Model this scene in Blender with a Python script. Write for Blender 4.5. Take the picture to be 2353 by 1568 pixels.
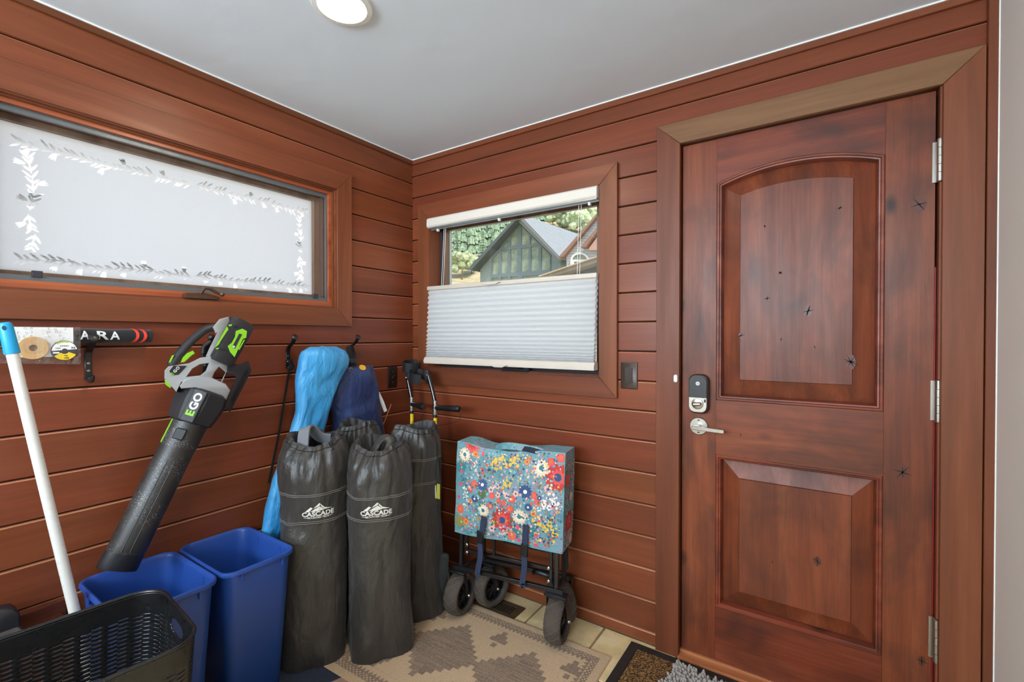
import bpy, bmesh, math, random
import numpy as np
from math import sin, cos, pi, radians, sqrt, atan2
from mathutils import Vector, Matrix, noise
from mathutils.geometry import tessellate_polygon
random.seed(7)
SC = bpy.context.scene
for o in list(bpy.data.objects): bpy.data.objects.remove(o)
COL = SC.collection

# ------------------------------------------------------------------ camera
CAM = Vector((1.99589, -1.91656, 1.28274)); FPX = 1069.6; PW, PH = 2353.0, 1568.0
YAW, PIT = radians(-34.139), radians(-0.533)
FW = Vector((sin(YAW)*cos(PIT), cos(YAW)*cos(PIT), sin(PIT)))
RT = Vector((cos(YAW), -sin(YAW), 0)); UP = RT.cross(FW)
cd = bpy.data.cameras.new('camera'); cam = bpy.data.objects.new('camera', cd); COL.objects.link(cam)
cd.sensor_width = 36; cd.lens = 36*FPX/PW; cd.clip_start = 0.02; cd.clip_end = 500
cam.location = CAM; cam.rotation_euler = FW.to_track_quat('-Z', 'Y').to_euler()
SC.camera = cam

# ------------------------------------------------------------------ light
SUN_EL, SUN_AZ = radians(52), radians(115)
w = bpy.data.worlds.new('world'); SC.world = w; w.use_nodes = True
wn = w.node_tree; wn.nodes.clear()
sky = wn.nodes.new('ShaderNodeTexSky'); sky.sky_type = 'NISHITA'; sky.sun_disc = False
sky.sun_elevation = SUN_EL; sky.sun_rotation = SUN_AZ; sky.dust_density = 2.5; sky.air_density = 1.2
bg = wn.nodes.new('ShaderNodeBackground'); bg.inputs[1].default_value = 0.40
wo = wn.nodes.new('ShaderNodeOutputWorld')
wn.links.new(sky.outputs[0], bg.inputs[0]); wn.links.new(bg.outputs[0], wo.inputs[0])
sl = bpy.data.lights.new('sun', 'SUN'); sl.energy = 2.6; sl.angle = radians(1.0); sl.color = (1, .94, .84)
so = bpy.data.objects.new('sun', sl); COL.objects.link(so)
so.rotation_euler = Vector((-sin(SUN_AZ)*cos(SUN_EL), -cos(SUN_AZ)*cos(SUN_EL), -sin(SUN_EL))).to_track_quat('-Z', 'Y').to_euler()
so.location = (6, -6, 12)
# fill light added behind the camera, in a window opening made for it
fl = bpy.data.lights.new('fill_light', 'AREA'); fl.shape = 'RECTANGLE'; fl.size = 1.9; fl.size_y = .80
fl.energy = 135; fl.color = (.76, .90, 1.0)
fo = bpy.data.objects.new('fill_light', fl); COL.objects.link(fo)
fo.location = (1.2, -4.06, 1.70); fo.rotation_euler = (radians(90), 0, radians(180))
fo.rotation_euler = Vector((0, 1, .65)).to_track_quat('-Z', 'Z').to_euler()
LENS_EMIT = 155.0
VS = SC.view_settings
VS.view_transform = 'Standard'; VS.look = 'None'; VS.gamma = 1; VS.exposure = 0.0; VS.use_curve_mapping = False

# ------------------------------------------------------------------ helpers
def RAY(x, y): return FW + RT*((x-PW/2)/FPX) - UP*((y-PH/2)/FPX)
def onplane(x, y, p0, n):
    d = RAY(x, y); return CAM + d*(((p0-CAM).dot(n))/d.dot(n))
def PX(x, y, v): return onplane(x, y, Vector((v, 0, 0)), Vector((1, 0, 0)))
def PY(x, y, v): return onplane(x, y, Vector((0, v, 0)), Vector((0, 1, 0)))
def PZ(x, y, v=0): return onplane(x, y, Vector((0, 0, v)), Vector((0, 0, 1)))

WL = {}
def tag(o, label=None, cat=None, group=None, kind=None):
    if label: o['label'] = label
    if cat: o['category'] = cat
    if group: o['group'] = group
    if kind: o['kind'] = kind
    return o
def empty(name, loc, label=None, cat=None, group=None, kind=None):
    o = bpy.data.objects.new(name, None); COL.objects.link(o); o.empty_display_size = .05
    o.location = loc; WL[o] = Vector(loc); return tag(o, label, cat, group, kind)
def mkmesh(bm, mat, name, smooth=38):
    me = bpy.data.meshes.new(name); bm.normal_update(); bm.to_mesh(me); bm.free()
    for m in (mat if isinstance(mat, (list, tuple)) else [mat]): me.materials.append(m)
    if smooth:
        me.shade_smooth(); me.set_sharp_from_angle(angle=radians(smooth))
    return me
def ob(name, bm, mat, parent=None, label=None, cat=None, group=None, kind=None, smooth=38, origin=None):
    """one mesh object from world-space geometry; its origin is moved to its own centre (or base)"""
    vs = [v.co for v in bm.verts]
    lo = Vector([min(v[i] for v in vs) for i in range(3)]); hi = Vector([max(v[i] for v in vs) for i in range(3)])
    c = (lo+hi)/2
    if origin == 'base': c.z = lo.z
    elif origin is not None: c = Vector(origin)
    bmesh.ops.translate(bm, verts=bm.verts, vec=-c)
    o = bpy.data.objects.new(name, mkmesh(bm, mat, name, smooth)); COL.objects.link(o)
    WL[o] = c
    if parent: o.parent = parent; o.location = c-WL[parent]
    else: o.location = c
    return tag(o, label, cat, group, kind)
def copyob(src, parent, loc):
    o = src.copy(); COL.objects.link(o); WL[o] = Vector(loc)
    o.parent = parent; o.location = Vector(loc)-(WL[parent] if parent else Vector())
    return o
BM = bmesh.new
def bx(bm, x0, x1, y0, y1, z0, z1, bev=0, M=None, seg=1):
    T = Matrix.Translation(((x0+x1)/2, (y0+y1)/2, (z0+z1)/2)) @ Matrix.Diagonal((abs(x1-x0), abs(y1-y0), abs(z1-z0), 1))
    r = bmesh.ops.create_cube(bm, size=1, matrix=T)
    vs = r['verts']
    if bev:
        es = list({e for v in vs for e in v.link_edges})
        rr = bmesh.ops.bevel(bm, geom=es, offset=bev, segments=seg, affect='EDGES', profile=.5)
        vs = list({v for f in rr['faces'] for v in f.verts} | {v for v in vs if v.is_valid})
    if M is not None: bmesh.ops.transform(bm, matrix=M, verts=[v for v in vs if v.is_valid])
    return bm
def obox(bm, c, ax, ay, az, hx, hy, hz, bev=0):
    """box with its own axes"""
    M = Matrix((( *ax, 0), (*ay, 0), (*az, 0), (0, 0, 0, 1))).transposed(); M.translation = c
    return bx(bm, -hx, hx, -hy, hy, -hz, hz, bev, M)
def loft(bm, rings, cap0=True, cap1=True, closed=True):
    R = [[bm.verts.new(p) for p in r] for r in rings]; n = len(R[0])
    for a, b in zip(R, R[1:]):
        for i in range(n if closed else n-1):
            j = (i+1) % n
            try: bm.faces.new((a[i], a[j], b[j], b[i]))
            except ValueError: pass
    if cap0 and n > 2: bm.faces.new(R[0][::-1])
    if cap1 and n > 2: bm.faces.new(R[-1])
    return R
def fixn(bm): bmesh.ops.recalc_face_normals(bm, faces=bm.faces); return bm
def tube(bm, pts, r, n=10, cap=True, flat=None):
    pts = [Vector(p) for p in pts]; m = len(pts)
    rs = r if isinstance(r, (list, tuple)) else [r]*m
    t = [(pts[min(i+1, m-1)]-pts[max(i-1, 0)]).normalized() for i in range(m)]
    a = t[0].orthogonal().normalized()
    if flat is not None:
        a = Vector(flat); a = (a-t[0]*a.dot(t[0])).normalized()
    rings = []
    for i in range(m):
        a = (a-t[i]*a.dot(t[i])).normalized(); b = t[i].cross(a)
        ra, rb = (rs[i] if isinstance(rs[i], (list, tuple)) else (rs[i], rs[i]))
        rings.append([pts[i]+a*(ra*cos(2*pi*k/n))+b*(rb*sin(2*pi*k/n)) for k in range(n)])
    loft(bm, rings, cap, cap); return bm
def strap(bm, pts, w, th, wd):
    """flat band through pts, width w along direction wd"""
    pts = [Vector(p) for p in pts]; m = len(pts); rings = []
    for i in range(m):
        t = (pts[min(i+1, m-1)]-pts[max(i-1, 0)]).normalized()
        a = Vector(wd); a = (a-t*a.dot(t)).normalized(); b = t.cross(a)
        rings.append([pts[i]+a*sx*w/2+b*sy*th/2 for sx, sy in ((-1, -1), (1, -1), (1, 1), (-1, 1))])
    loft(bm, rings); return bm
def cyl(bm, p0, p1, r0, r1=None, n=16): return tube(bm, [p0, p1], [r0, r0 if r1 is None else r1], n)
def lathe(bm, prof, n, M, caps=(False, False)):
    rings = [[M @ Vector((r*cos(2*pi*k/n), r*sin(2*pi*k/n), z)) for k in range(n)] for r, z in prof]
    loft(bm, rings, *caps); return bm
def frame_mat(c, zaxis, xaxis=None):
    z = Vector(zaxis).normalized(); x = Vector(xaxis) if xaxis is not None else z.orthogonal()
    x = (x-z*x.dot(z)).normalized(); y = z.cross(x)
    M = Matrix(((*x, 0), (*y, 0), (*z, 0), (0, 0, 0, 1))).transposed(); M.translation = Vector(c); return M
def prism(bm, outer, holes, f, w0, w1):
    """extruded 2D outline with holes; f(u,v,w) maps to space"""
    loops = [outer]+list(holes)
    tris = tessellate_polygon([[Vector((u, v, 0)) for u, v in L] for L in loops])
    flat = [p for L in loops for p in L]
    A = [bm.verts.new(f(u, v, w0)) for u, v in flat]; B = [bm.verts.new(f(u, v, w1)) for u, v in flat]
    for t in tris:
        try: bm.faces.new([A[i] for i in t]); bm.faces.new([B[i] for i in reversed(t)])
        except ValueError: pass
    k = 0
    for L in loops:
        n = len(L)
        for i in range(n):
            j = (i+1) % n
            bm.faces.new((A[k+i], A[k+j], B[k+j], B[k+i]))
        k += n
    return fixn(bm)
def rrect(hx, hy, r, n=5):
    out = []
    for cx, cy, a0 in ((hx-r, hy-r, 0), (-hx+r, hy-r, pi/2), (-hx+r, -hy+r, pi), (hx-r, -hy+r, 3*pi/2)):
        for k in range(n+1): a = a0+pi/2*k/n; out.append((cx+r*cos(a), cy+r*sin(a)))
    return out
def spline(pts, n=8):
    P = [Vector(p) for p in pts]; out = []
    for i in range(len(P)-1):
        p0, p1, p2, p3 = P[max(i-1, 0)], P[i], P[i+1], P[min(i+2, len(P)-1)]
        for k in range(n):
            t = k/n; out.append(.5*((2*p1)+(p2-p0)*t+(2*p0-5*p1+4*p2-p3)*t*t+(3*p1-p0-3*p2+p3)*t**3))
    out.append(P[-1]); return out
def interp(x, xs, ys):
    return float(np.interp(x, xs, ys))
_txt = {}
def text2d(s, size=1.0, bold=0.0, sx=1.0, shear=0.0):
    k = (s, bold, shear)
    if k not in _txt:
        cu = bpy.data.curves.new('t', 'FONT'); cu.body = s; cu.size = 1; cu.align_x = 'CENTER'; cu.align_y = 'CENTER'
        cu.offset = bold; cu.shear = shear; cu.resolution_u = 3
        o = bpy.data.objects.new('t', cu); COL.objects.link(o); bpy.context.view_layer.update()
        me = bpy.data.meshes.new_from_object(o.evaluated_get(bpy.context.evaluated_depsgraph_get()))
        _txt[k] = ([(v.co.x, v.co.y) for v in me.vertices], [tuple(p.vertices) for p in me.polygons])
        bpy.data.objects.remove(o); bpy.data.curves.remove(cu); bpy.data.meshes.remove(me)
    V, F = _txt[k]
    xs = [v[0] for v in V]; ys = [v[1] for v in V]; cx, cy = (min(xs)+max(xs))/2, (min(ys)+max(ys))/2
    return [((x-cx)*size*sx, (y-cy)*size) for x, y in V], F
def addtext(bm, T, f):
    V, F = T; vs = [bm.verts.new(f(u, v)) for u, v in V]
    for p in F:
        try: bm.faces.new([vs[i] for i in p])
        except ValueError: pass
    return bm

# ------------------------------------------------------------------ materials
def lin(h):
    h = h.lstrip('#'); c = [int(h[i:i+2], 16)/255 for i in (0, 2, 4)]
    return tuple(x/12.92 if x <= .04045 else ((x+.055)/1.055)**2.4 for x in c)+(1,)
class NT:
    def __init__(s, name):
        s.m = bpy.data.materials.new(name); s.m.use_nodes = True; s.t = s.m.node_tree; s.t.nodes.clear()
        s.out = s.n('OutputMaterial')
    def n(s, ty, **k):
        nd = s.t.nodes.new('ShaderNode'+ty)
        for a, v in k.items(): setattr(nd, a, v)
        return nd
    def l(s, a, b): s.t.links.new(a, b)
    def val(s, sock, v):
        if isinstance(v, bpy.types.NodeSocket): s.l(v, sock)
        else: sock.default_value = v
    def noise(s, vec, scale, detail=4, rough=.5, dist=0):
        n = s.n('TexNoise'); s.val(n.inputs['Scale'], scale); n.inputs['Detail'].default_value = detail
        n.inputs['Roughness'].default_value = rough; n.inputs['Distortion'].default_value = dist
        if vec is not None: s.l(vec, n.inputs['Vector'])
        return n.outputs['Fac']
    def ramp(s, fac, stops):
        r = s.n('ValToRGB'); e = r.color_ramp.elements
        while len(e) < len(stops): e.new(.5)
        for el, (p, c) in zip(e, stops): el.position = p; el.color = c if len(c) == 4 else (*c, 1)
        s.l(fac, r.inputs[0]); return r.outputs[0]
    def mix(s, a, b, fac, mode='MIX'):
        m = s.n('Mix', data_type='RGBA', blend_type=mode); s.val(m.inputs[0], fac); s.val(m.inputs[6], a); s.val(m.inputs[7], b); return m.outputs[2]
    def math(s, op, a, b=0, c=0):
        m = s.n('Math', operation=op); s.val(m.inputs[0], a); s.val(m.inputs[1], b); s.val(m.inputs[2], c); return m.outputs[0]
    def mapr(s, v, a, b, c, d):
        m = s.n('MapRange'); s.val(m.inputs[0], v)
        for i, x in enumerate((a, b, c, d)): m.inputs[i+1].default_value = x
        return m.outputs[0]
    def coord(s, scale=(1, 1, 1), rnd=False, kind='Object'):
        c = s.n('TexCoord').outputs[kind]
        if rnd:
            r = s.n('ObjectInfo').outputs['Random']; m = s.math('MULTIPLY', r, 43.7)
            v = s.n('VectorMath', operation='ADD'); s.l(c, v.inputs[0]); s.l(m, v.inputs[1]); c = v.outputs[0]
        mp = s.n('Mapping'); mp.inputs['Scale'].default_value = scale; s.l(c, mp.inputs[0]); return mp.outputs[0]
    def bump(s, h, strength, dist=.01):
        b = s.n('Bump'); b.inputs['Strength'].default_value = strength; b.inputs['Distance'].default_value = dist; s.l(h, b.inputs['Height']); return b.outputs[0]
    def bsdf(s, col, rough=.5, metal=0, spec=.5, normal=None, coat=0, coatr=.2, sheen=0, trans=0, emit=None):
        b = s.n('BsdfPrincipled'); s.val(b.inputs['Base Color'], col); s.val(b.inputs['Roughness'], rough)
        b.inputs['Metallic'].default_value = metal; b.inputs['Specular IOR Level'].default_value = spec
        b.inputs['Coat Weight'].default_value = coat; b.inputs['Coat Roughness'].default_value = coatr
        b.inputs['Sheen Weight'].default_value = sheen
        if trans: b.inputs['Transmission Weight'].default_value = trans
        if normal is not None: s.l(normal, b.inputs['Normal'])
        return b
    def done(s, sh): s.l(sh.outputs[0] if hasattr(sh, 'outputs') else sh, s.out.inputs[0]); return s.m
def plain(name, h, rough=.5, metal=0, spec=.5, var=.12, vs=18, bs=None, coat=0, sheen=0):
    """a plain coloured surface with slight unevenness"""
    t = NT(name); c = lin(h) if isinstance(h, str) else h
    v = t.coord(rnd=True); f = t.noise(v, vs, 5, .6)
    col = t.mix(tuple(x*(1-var) for x in c[:3])+(1,), tuple(min(1, x*(1+var)) for x in c[:3])+(1,), f)
    nrm = t.bump(t.noise(v, bs[0], 4, .6), bs[1], bs[2] if len(bs) > 2 else .004) if bs else None
    rg = t.mapr(t.noise(v, vs*2.3, 3), .3, .7, max(0, rough-.06), min(1, rough+.06))
    return t.done(t.bsdf(col, rg, metal, spec, nrm, coat, sheen=sheen))
def wood(name, axis, dark, mid, light, rough=.33, tint=(.82, 1.12), blotch=0.0, knots=0.0, stave=0.0, grain=1.0, coat=0.0):
    t = NT(name)
    a, x = 1.0, 13.0
    sc = [x, x, x]; sc['xyz'.index(axis)] = a
    v = t.coord(tuple(sc), rnd=True)
    f = t.noise(v, 1.2, 5, .55, .5)
    col = t.ramp(f, [(.28, lin(dark)), (.52, lin(mid)), (.78, lin(light))])
    sc2 = [90, 90, 90]; sc2['xyz'.index(axis)] = 3.0
    v2 = t.coord(tuple(sc2), rnd=True); g = t.noise(v2, 1.5, 4, .7)
    gm = t.mapr(g, .3, .7, 1-.11*grain, 1+.08*grain)
    col = t.mix(col, gm, 1.0, 'MULTIPLY')
    r = t.n('ObjectInfo').outputs['Random']
    r2 = t.math('FRACT', t.math('MULTIPLY', r, 7.31))
    col = t.mix(col, t.mapr(r2, 0, 1, *tint), 1.0, 'MULTIPLY')
    hs = t.n('HueSaturation'); t.l(col, hs.inputs['Color']); t.l(t.mapr(r, 0, 1, .496, .504), hs.inputs['Hue']); col = hs.outputs[0]
    vo = t.coord((1, 1, 1), rnd=True)
    if stave:
        cx = t.n('SeparateXYZ'); t.l(t.coord((1, 1, 1), rnd=False), cx.inputs[0])
        fl = t.math('FLOOR', t.math('MULTIPLY', t.math('ADD', cx.outputs[0], 5.03), 1/.088))
        wnz = t.n('TexWhiteNoise', noise_dimensions='1D'); t.l(fl, wnz.inputs['W'])
        col = t.mix(col, t.mapr(wnz.outputs[0], 0, 1, 1-stave, 1+stave*.6), 1.0, 'MULTIPLY')
    if blotch:
        sb = [6.5, 6.5, 6.5]; sb['xyz'.index(axis)] = 3.2
        bl = t.noise(t.coord(tuple(sb), rnd=True), 1.0, 3, .55, .6)
        bf = t.mapr(bl, .42, .72, 0, blotch)
        col = t.mix(col, lin('#34201a'), bf)
    if knots:
        sk = [7.5, 7.5, 7.5]; sk['xyz'.index(axis)] = 4.2
        vr = t.n('TexVoronoi'); vr.inputs['Scale'].default_value = 1.0; t.l(t.coord(tuple(sk), rnd=True), vr.inputs['Vector'])
        sel = t.math('GREATER_THAN', t.n('SeparateColor').outputs[0] if False else vr.outputs['Color'], .0)
        sep = t.n('SeparateColor'); t.l(vr.outputs['Color'], sep.inputs[0])
        pick = t.math('GREATER_THAN', sep.outputs[0], .72)
        kd = t.mapr(vr.outputs['Distance'], .05, .17, 1, 0)
        kf = t.math('MULTIPLY', t.math('MULTIPLY', kd, pick), knots)
        col = t.mix(col, lin('#20110d'), kf)
    nrm = t.bump(g, .10, .002)
    rg = t.mapr(f, .3, .75, rough+.06, rough-.05)
    return t.done(t.bsdf(col, rg, 0, .38, nrm, coat, .25))
def vcol(name, rough=.8, var=.1, vs=60, bs=None, spec=.3, sheen=0):
    t = NT(name); a = t.n('Attribute', attribute_name='Col'); v = t.coord()
    f = t.noise(v, vs, 4, .6)
    col = t.mix(a.outputs['Color'], t.mapr(f, .3, .7, 1-var, 1+var), 1.0, 'MULTIPLY')
    nrm = t.bump(t.noise(v, bs[0], 3), bs[1], .003) if bs else None
    return t.done(t.bsdf(col, rough, 0, spec, nrm, sheen=sheen))

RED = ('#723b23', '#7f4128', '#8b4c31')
ED = ('#a9694a', '#bb7a58', '#c98a66'); EX = wood('lit_edge_x', 'x', *ED); EY = wood('lit_edge_y', 'y', *ED)  # paler chamfer wood: the highlight along board tops put into the colour
WX = wood('stained_cedar_x', 'x', *RED); WY = wood('stained_cedar_y', 'y', *RED); WZ = wood('stained_cedar_z', 'z', *RED)
TR = ('#6a3a22', '#7a4228', '#894f33')
TX = wood('stained_trim_x', 'x', *TR, grain=.7, rough=.42); TY = wood('stained_trim_y', 'y', *TR, grain=.7, rough=.42); TZ = wood('stained_trim_z', 'z', *TR, grain=.7, rough=.42)
BX_ = wood('brown_trim_x', 'x', '#6d4a32', '#7d573c', '#8c6548', grain=.9, tint=(.95, 1.05))
AL = ('#682f1b', '#803c23', '#944f33')
AZ = wood('knotty_alder_z', 'z', *AL, rough=.40, blotch=.75, knots=.85, tint=(.92, 1.06), grain=1.8, coat=.03)
AX = wood('knotty_alder_x', 'x', *AL, rough=.40, blotch=.7, knots=.8, tint=(.92, 1.06), grain=1.8, coat=.03)
AP = wood('knotty_alder_staves', 'z', *AL, rough=.40, blotch=.7, knots=.9, grain=1.8, stave=.16, tint=(.97, 1.05), coat=.03)
ORW = wood('orange_jamb_wood', 'y', '#8a4424', '#a85a34', '#bd7047', grain=.6)
BRW = wood('brown_sash_wood', 'z', '#5e4637', '#7a6151', '#8d7462', grain=.5)
THW = wood('threshold_wood', 'x', '#9a5432', '#b96e46', '#cf8a5e', rough=.4)
GROOVE = plain('groove_shadow_backing', '#2a120c', .8)
CEIL = plain('ceiling_paint', '#e0eaf5', .75, var=.02, vs=2, bs=(2.2, .25, .02))
WHITEW = plain('white_wall_paint', '#e6e2dc', .7, var=.02, vs=4, bs=(60, .05))
CAULK = plain('white_caulk', '#f3f3f0', .6)
BLACKP = plain('black_plastic', '#17171a', .42, var=.15)
BLACKM = plain('black_metal', '#151416', .38, metal=.0, spec=.7)
DKGREY = plain('dark_grey_plastic', '#33333a', .45, var=.15)
GREYM = plain('grey_frame_metal', '#6d7275', .4, metal=.4)
NICK = plain('satin_nickel', '#b3aea5', .36, metal=1.0, var=.02, vs=3)
CHROME = plain('worn_silver', '#b9b4ab', .3, metal=1.0, var=.2, vs=40)
BRONZE = plain('bronze_hardware', '#6b5547', .35, metal=.7)
DKBRONZE = plain('dark_bronze_plate', '#4a3c34', .4, metal=.3)
WPLAS = plain('white_plastic', '#ecebe7', .4, var=.03)

# ------------------------------------------------------------------ setting: walls
CH = 2.30; T = .014
def plank(parent, axis, a0, a1, z0, z1, mat, cache={}):
    """one board of a wall; its front face lies in the wall plane, edges chamfered"""
    g = .0022; z0 += g; z1 -= g
    L = round(a1-a0, 4); h = round(z1-z0, 4); k = (axis, L, h)
    if k not in cache:
        bm = BM(); c = min(.0045, h/3)
        prof = [(-T, -h/2), (-c*.8, -h/2), (0, -h/2+c*.5), (0, h/2-c*1.1), (-c*.35, h/2-c*.55), (-c*2.0, h/2), (-T, h/2)]   # (depth, z)
        f = (lambda d, z, s: Vector((d, s, z))) if axis == 'y' else (lambda d, z, s: Vector((s, -d, z)))
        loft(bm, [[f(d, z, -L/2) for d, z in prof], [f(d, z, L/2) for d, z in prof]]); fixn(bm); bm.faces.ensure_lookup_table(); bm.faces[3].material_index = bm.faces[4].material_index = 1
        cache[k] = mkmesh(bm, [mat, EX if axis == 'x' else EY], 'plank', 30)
    o = bpy.data.objects.new('plank', cache[k]); COL.objects.link(o); o.parent = parent
    m = (a0+a1)/2
    o.location = (0, m, (z0+z1)/2) if axis == 'y' else (m, 0, (z0+z1)/2)
    return o
YB = -4.1      # wall behind the camera
# left wall, opening for the frosted window
W1 = dict(y0=-1.685, y1=-.514, z0=1.42, z1=2.0)
bm = BM()
bx(bm, -.16, -T, YB, W1['y0'], 0, CH); bx(bm, -.16, -T, W1['y1'], .16, 0, CH)
bx(bm, -.16, -T, W1['y0'], W1['y1'], 0, W1['z0']); bx(bm, -.16, -T, W1['y0'], W1['y1'], W1['z1'], CH)
wall_left = ob('wall_left', bm, GROOVE, kind='structure', origin=(0, 0, 0))
zs = [CH-.13129*k for k in range(18)]+[0.0]
for z1, z0 in zip(zs, zs[1:]):
    if z1 > W1['z0'] and z0 < W1['z1']:
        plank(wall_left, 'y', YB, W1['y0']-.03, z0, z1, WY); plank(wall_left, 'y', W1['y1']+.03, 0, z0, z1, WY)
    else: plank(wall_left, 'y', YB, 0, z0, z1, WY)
# back wall with the clear window and the door
W2 = dict(x0=.142, x1=1.168, z0=1.105, z1=1.945)
D = dict(x0=1.500, x1=2.284, z1=2.056)
bm = BM()
bx(bm, 0, W2['x0'], T, .16, 0, CH); bx(bm, W2['x1'], D['x0'], T, .16, 0, CH); bx(bm, D['x1'], 2.42, T, .16, 0, CH)
bx(bm, W2['x0'], W2['x1'], T, .16, 0, W2['z0']); bx(bm, W2['x0'], W2['x1'], T, .16, W2['z1'], CH); bx(bm, D['x0'], D['x1'], T, .16, D['z1'], CH)
wall_back = ob('wall_back', bm, GROOVE, kind='structure', origin=(0, 0, 0))
zb = [2.30, 2.2085, 2.0845, 1.962, 1.8396, 1.7171, 1.5946, 1.4701, 1.3456, 1.2211, 1.0968, .9724, .848, .715, .5827, .4505, .3162, .1846, .0534, 0]
for z1, z0 in zip(zb, zb[1:]):
    cuts = []
    if z1 > W2['z0'] and z0 < W2['z1']: cuts.append((.10, 1.21))
    if z0 < D['z1']: cuts.append((1.465, 2.325))
    a = 0.0
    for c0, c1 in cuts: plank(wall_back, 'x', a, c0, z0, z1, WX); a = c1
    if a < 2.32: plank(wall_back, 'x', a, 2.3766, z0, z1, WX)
# white wall on the right, wall behind the camera with an opening added for the fill light, ceiling
bm = BM(); bx(bm, 2.40, 2.5, YB, .16, 0, CH); ob('wall_right', bm, WHITEW, kind='structure')
bm = BM(); bx(bm, -.16, .2, YB-.12, YB, 0, CH); bx(bm, 2.2, 2.5, YB-.12, YB, 0, CH); bx(bm, .2, 2.2, YB-.12, YB, 0, 1.25); bx(bm, .2, 2.2, YB-.12, YB, 2.15, CH)
bx(bm, 1.18, 1.22, YB-.10, YB-.06, 1.25, 2.15)
ob('wall_front', bm, WHITEW, kind='structure')
bm = BM(); bx(bm, -.16, 2.5, YB-.12, .16, CH, CH+.1); ob('ceiling', bm, CEIL, kind='structure')
# trims along the ceiling with their white caulk lines
def trim(n, lo, hi, mat, clo=None, chi=None):
    bm = BM(); bx(bm, lo[0], hi[0], lo[1], hi[1], lo[2], hi[2], .0015); t = ob('trim_%d' % n, bm, mat, kind='structure')
    if clo: bm = BM(); bx(bm, clo[0], chi[0], clo[1], chi[1], clo[2], chi[2]); ob('caulk', bm, CAULK, t)
trim(1, (0, YB, 2.273), (.012, 0, 2.2995), TY, (.001, YB, 2.2955), (.0165, -.0165, 2.30))
trim(2, (.012, -.012, 2.273), (2.3766, 0, 2.2995), TX, (.0165, -.0165, 2.2955), (2.3766, -.001, 2.30))
trim(3, (2.3766, -.022, 0), (2.40, 0, 2.30), TZ, (2.3975, -.026, 0), (2.40, -.022, 2.30))

# floor with beige stone tiles
GROUT = plain('grout', '#8d7a5c', .9)
def tile_mat():
    t = NT('beige_travertine'); v = t.coord(rnd=True)
    f = t.noise(v, 9, 6, .6, .5); col = t.ramp(f, [(.3, lin('#cdb283')), (.55, lin('#e2ca98')), (.75, lin('#ecd9ae'))])
    p = t.noise(v, 70, 3); pit = t.mapr(p, .66, .74, 0, .5); col = t.mix(col, lin('#8e7448'), pit)
    return t.done(t.bsdf(col, .38, 0, .5, t.bump(p, .08, .002)))
TILE = tile_mat()
bm = BM(); bx(bm, -.16, 2.5, YB-.12, .16, -.1, -.004); floor = ob('floor', bm, GROUT, kind='structure', origin=(0, 0, 0))
bm = BM(); bx(bm, -.1525, .1525, -.1525, .1525, -.008, 0, .0018); tme = mkmesh(bm, TILE, 'tile')
for i in range(8):
    for j in range(14):
        x = .2555+.313*(i-1)+.1525+.001; y = -.153-.313*j
        if x-.1525 > 2.395 or x+.1525 < 0 or y-.1525 < YB-.1: continue
        o = bpy.data.objects.new('tile', tme); COL.objects.link(o); o.parent = floor; o.location = (x, y, 0)
# ------------------------------------------------------------------ mitred casings
def casing(parent, axis, a0, a1, z0, z1, b0, b1, c0, c1, mats, w0=0.0, w1=.018, sides='lrtb'):
    """four mitred boards; inner a0..a1 z0..z1, outer b0..b1 c0..c1"""
    f = (lambda u, v, w: Vector((w, u, v))) if axis == 'y' else (lambda u, v, w: Vector((u, -w, v)))
    for s, poly, m in (('l', [(b0, c0), (a0, z0), (a0, z1), (b0, c1)], mats[1]), ('r', [(b1, c0), (b1, c1), (a1, z1), (a1, z0)], mats[1]),
                       ('t', [(b0, c1), (a0, z1), (a1, z1), (b1, c1)], mats[2] if len(mats) > 2 else mats[0]), ('b', [(b0, c0), (b1, c0), (a1, z0), (a0, z0)], mats[0])):
        if s not in sides: continue
        bm = BM(); cu = sum(p[0] for p in poly)/4; cv = sum(p[1] for p in poly)/4
        q = [(u+(.0004 if u < cu else -.0004), v+(.0004 if v < cv else -.0004)) for u, v in poly]
        prism(bm, q, [], f, w0, w1)
        es = [e for e in bm.edges if abs(e.calc_face_angle(0)) > .5]
        bmesh.ops.bevel(bm, geom=es, offset=.0012, segments=1, affect='EDGES', profile=.5)
        ob('casing', bm, m, parent)
def rframe(bm, f, a0, a1, z0, z1, t, w0, w1):
    prism(bm, [(a0, z0), (a1, z0), (a1, z1), (a0, z1)], [[(a0+t, z0+t), (a0+t, z1-t), (a1-t, z1-t), (a1-t, z0+t)]], f, w0, w1); return bm
FY = lambda u, v, w: Vector((w, u, v))
FX = lambda u, v, w: Vector((u, -w, v))

# ------------------------------------------------------------------ window 1 (frosted awning window)
win1 = empty('window_1', (0, -1.1, 1.42), 'wide frosted awning window with etched leaf border above the hooks', kind='structure')
casing(win1, 'y', W1['y0']-.003, W1['y1'], W1['z0'], W1['z1'], -1.772, -.430, 1.334, 2.091, (TY, TZ))
y0, y1, z0, z1 = W1['y0'], W1['y1'], W1['z0'], W1['z1']
bm = BM(); rframe(bm, FY, y0, y1, z0, z1, .004, .010, -.150); ob('jamb', bm, TY, win1)
bm = BM(); rframe(bm, FY, y0+.004, y1-.004, z0+.004, z1-.004, .006, -.004, -.030); ob('stop', bm, TY, win1)
bm = BM(); rframe(bm, FY, y0+.010, y1-.010, z0+.010, z1-.010, .014, -.016, -.045); ob('inner_stop', bm, ORW, win1)
bm = BM(); rframe(bm, FY, y0+.020, y1-.014, z0+.034, z1-.024, .017, -.030, -.042); ob('screen_frame', bm, GREYM, win1)
bm = BM(); bx(bm, -.052, -.018, y0+.010, y1-.010, z0+.010, z0+.034); ob('sill_strip', bm, ORW, win1)
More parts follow.
